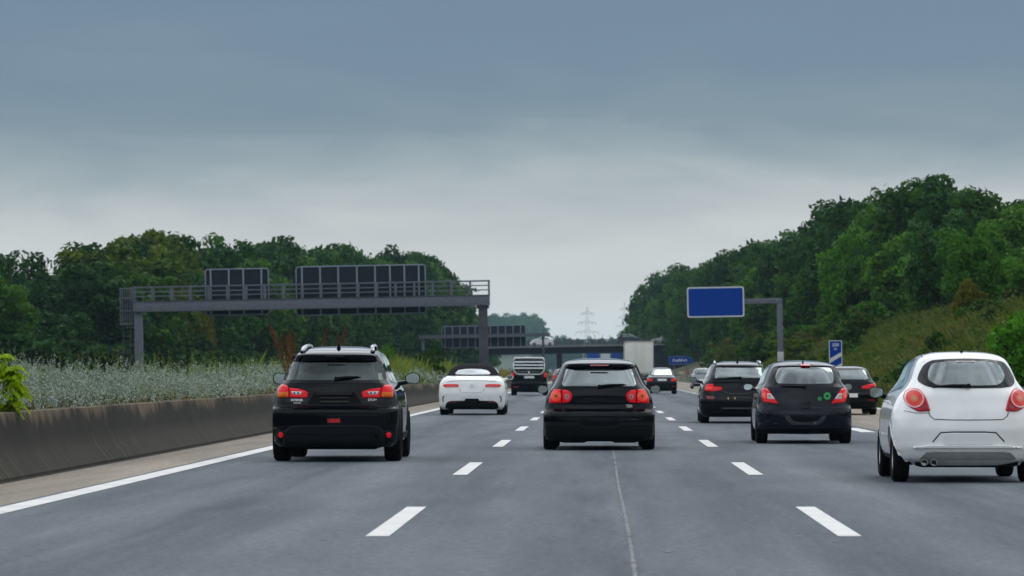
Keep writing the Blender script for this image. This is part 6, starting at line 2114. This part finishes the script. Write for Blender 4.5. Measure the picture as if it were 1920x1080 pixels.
Y = 243.0
sg = level_root('cantilever_sign', Y, 'large blank blue sign with white rim hanging from a grey cantilever post', 'road sign')
x0, z1 = lv(1287.5, 539, Y); x1, _ = lv(1394.5, 536.5, Y); z0 = lv(1288, 596, Y)[1]
bx, fx = board('sign_board', x0, x1, z0, z1, -.3, sg, .085, rad=.16)
xp, zt = lv(1461.5, 559, Y); _, zb_ = lv(1461, 569, Y)
bm = bmesh.new(); box(bm, ((x0 + .3 + xp + .16) / 2, 0, (zt + zb_) / 2), (xp + .16 - x0 - .3, .3, zt - zb_), .03); bmobj('cantilever_arm', bm, STEEL, sg, True)
bm = bmesh.new(); box(bm, (xp, 0, (zb_ - .003 - 1.3) / 2), (.33, .3, zb_ - .003 + 1.3), .03); bmobj('post', bm, STEEL, sg, True)
bm = bmesh.new(); box(bm, (xp, 0, lv(1463, 668, Y)[1] - .1), (.37, .34, .75), .03); bmobj('post_sleeve', bm, simple('pale_post_sleeve', (.48, .48, .5), .5), sg, True)
bm = bmesh.new()
for q in (.25, .75):
    box(bm, (x0 + (x1 - x0) * q, -.12, (z0 + z1) / 2), (.1, .26, z1 - z0 - .3))
bmobj('bracket', bm, STEEL, sg)

Y = 189.0
mk = level_root('marker_board', Y, 'narrow blue and white distance marker board for the exit, behind the parked looking compact car'.replace('parked looking ', ''), 'road sign')
x0, z1 = lv(1554, 638.5, Y); x1 = lv(1578.5, 638.5, Y)[0]; z0 = z1 - 2.0
mb_, mf = board('sign_board', x0, x1, z0, z1, 0, mk, .035, rad=.05)
w_ = x1 - x0 - .07
zs = lv(1566, 671, Y)[1]
for i in range(3):
    zc = zs - i * .52
    V = [(x0 + .035, -.008, zc - .23), (x1 - .035, -.008, zc + .07), (x1 - .035, -.008, zc + .27), (x0 + .035, -.008, zc - .03)]
    V = [(a, b, max(c, z0 + .05)) for a, b, c in V]
    obj('stripe', V, [(0, 1, 2, 3)], SIGNWHITE, mb_, smooth=False)
flat_text('300', (x0 + x1) / 2, lv(1566, 647, Y)[1], .22, -.007, SIGNWHITE, mb_)
flat_text('m', (x0 + x1) / 2, lv(1566, 654, Y)[1], .17, -.007, SIGNWHITE, mb_)
bm = bmesh.new(); tube(bm, [((x0 + x1) / 2, .1, -1.5), ((x0 + x1) / 2, .1, z1 - .1)], .04, 8); bmobj('post', bm, STEEL, mk, True)

Y = 490.0
ex = level_root('exit_sign', Y, 'blue arrow shaped exit sign pointing right beyond the dark saloon', 'road sign')
x0, z1 = lv(1254, 668, Y); x1, zm = lv(1301, 675, Y); z0 = lv(1254, 683.5, Y)[1]
def arrow(nm, d, y, t_, m, par):
    pts = rounded([(x0 + d, z0 + d), (x1 - .75 - d * .4, z0 + d), (x1 - d * 1.6, (z0 + z1) / 2), (x1 - .75 - d * .4, z1 - d), (x0 + d, z1 - d)], [.12, .25, .04, .25, .12], 4)
    bm = bmesh.new()
    f = [bm.verts.new((p[0], y, p[1])) for p in pts]; k = [bm.verts.new((p[0], y + t_, p[1])) for p in pts]
    bm.faces.new(f); bm.faces.new(k[::-1])
    for i in range(len(f)):
        bm.faces.new((f[i], k[i], k[(i + 1) % len(f)], f[(i + 1) % len(f)]))
    return bmobj(nm, bm, m, par)
ab = arrow('sign_board', 0, 0, .06, simple('dull_sign_rim', (.10, .16, .30), .4), ex)
arrow('sign_face', .07, -.006, .004, SIGNBLUE, ab)
flat_text('Ausfahrt', (x0 + x1) / 2 - .2, (z0 + z1) / 2, .52, -.012, simple('sign_text_white', (.8, .82, .85), .5), ab)
bm = bmesh.new()
for q in (.2, .7):
    tube(bm, [(x0 + (x1 - x0) * q, .1, -1.4), (x0 + (x1 - x0) * q, .1, z1 - .1)], .05, 8)
bmobj('post', bm, STEEL, ex, True)

# small roadside things near the exit nose
Y = 470.0
for px, py, m, lab, nm in ((1277, 699, simple('cream_board', (.55, .48, .38), .6), 'small cream board low beside the exit lane below the arrow sign', 'low_board'), (1289.5, 697, simple('pink_red_board', (.45, .10, .14), .5), 'small red board beside the exit lane below the arrow sign tip', 'low_board')):
    r = level_root(nm, Y, lab, 'board')
    x, z = lv(px, py, Y)
    bm = bmesh.new(); box(bm, (x, 0, z), (.62 if 'cream' in lab else .38, .05, .32 if 'cream' in lab else .42), .03); bmobj('panel', bm, m, r)
    bm = bmesh.new(); tube(bm, [(x, .06, -1.3), (x, .06, z)], .03, 6); bmobj('post', bm, STEEL, r)

# guide sign over the carriageway beyond the bridge: blue and white panels seen under the deck
Y = 1080.0
gs = level_root('distant_guide_sign', Y, 'row of blue and white guide sign panels seen under the bridge deck', 'road sign')
gx = [lv(p, 668, Y)[0] for p in (1060, 1098, 1100, 1124, 1126, 1144, 1146, 1166, 1172)]
z0, z1 = lv(1120, 675, Y)[1], lv(1120, 661, Y)[1]
for a, b, m, dz in ((2, 3, SIGNBLUE, .0), (4, 5, SIGNWHITE, -.4), (6, 7, SIGNBLUE, .0)):
    bm = bmesh.new(); box(bm, ((gx[a] + gx[b]) / 2, 0, (z0 + z1) / 2 + dz), (gx[b] - gx[a] - .05, .1, z1 - z0), .05); bmobj('sign_panel', bm, m, gs)
bm = bmesh.new(); box(bm, ((gx[0] + gx[8]) / 2, .3, z1 + .3), (gx[8] - gx[0] + 2, .4, .5)); 
for x in (gx[0] - .7, gx[8] + .7): box(bm, (x, .3, (z1 - 1.3) / 2), (.5, .5, z1 + 1.3))
bmobj('frame', bm, STEEL, gs)
# noise barrier beyond the bridge on the left
Y = 1180.0
nb = empty('noise_barrier', (0, Y, 0), 'pale blue grey noise barrier left of the road beyond the bridge', 'barrier')
bm = bmesh.new()
for i in range(8):
    box(bm, (-10.6 - i * .0, i * 30.0 - 90, 1.9), (.25, 29.8, 3.8), .03)
bmobj('panel', bm, simple('barrier_panel', (.16, .21, .27), .7), nb)
bm = bmesh.new()
for i in range(9):
    box(bm, (-10.6, i * 30.0 - 105, 2.0), (.4, .3, 4.1))
bmobj('post', bm, STEEL, nb)

# ------------------------------------------------------------------ pylons in the haze
def pylon(px, Y, top_py, label, arms):
    b = at(px, 640, Y)
    H = CAM_H + (VY - top_py) * Y / F_PX
    r = empty('power_pylon', (b.x, Y, 0), label, 'pylon')
    bm = bmesh.new()
    def wdt(z): return max(.35, 3.2 * (1 - z / H) ** 1.15 + .25)
    lev = list(np.linspace(0, H, 15))
    for sx in (-1, 1):
        for sy in (-1, 1):
            tube(bm, [(sx * wdt(z), sy * wdt(z), z) for z in lev], .10, 5)
    for z0, z1 in zip(lev, lev[1:]):
        for s in (-1, 1):
            tube(bm, [(-wdt(z0), s * wdt(z0), z0), (wdt(z1), s * wdt(z1), z1)], .05, 4)
            tube(bm, [(wdt(z0), s * wdt(z0), z0), (-wdt(z1), s * wdt(z1), z1)], .05, 4)
    bmobj('lattice_mast', bm, simple('pylon_steel', (.62, .64, .65), .6, .1), r)  # steel lightened towards the sky colour, standing in for haze
    for f, L in arms:
        bm = bmesh.new()
        z = H * f
        for s in (-1, 1):
            tube(bm, [(0, -.4, z), (s * L, 0, z)], .12, 5); tube(bm, [(0, .4, z + 1.4), (s * L, 0, z)], .12, 5)
            for q in (.35, .7): tube(bm, [(s * L * q, 0, z), (s * L * q * .98, .1, z + 1.4 * (1 - q))], .08, 4)
            for q in (.55, 1.0): tube(bm, [(s * L * q, 0, z), (s * L * q, 0, z - 1.8)], .14, 5)
        bmobj('cross_arm', bm, MATS['pylon_steel'], r)
pylon(1101, 2500, 575, 'lattice power pylon on the horizon above the bridge', ((.90, 4.0), (.76, 5.5), (.62, 7.0)))
pylon(1171, 3300, 566, 'fainter lattice pylon further away beside the right wood', ((.90, 4.0), (.78, 5.5), (.66, 7.0)))

# ------------------------------------------------------------------ the air
bm = bmesh.new(); box(bm, (0, 2500, 29.0), (7400, 6300, 61.0))
hz = bmobj('haze', bm, None if False else bpy.data.materials.new('haze_air'))
hm = hz.data.materials[0]; hm.use_nodes = True
hn = hm.node_tree; hn.nodes.clear()
ho = hn.nodes.new('ShaderNodeOutputMaterial'); hv = hn.nodes.new('ShaderNodeVolumePrincipled')
hv.inputs['Color'].default_value = (.55, .84, 1.0, 1)
hv.inputs['Density'].default_value = .00006
hv.inputs['Anisotropy'].default_value = .3
hn.links.new(hv.outputs[0], ho.inputs['Volume'])
tag(hz, kind='stuff')
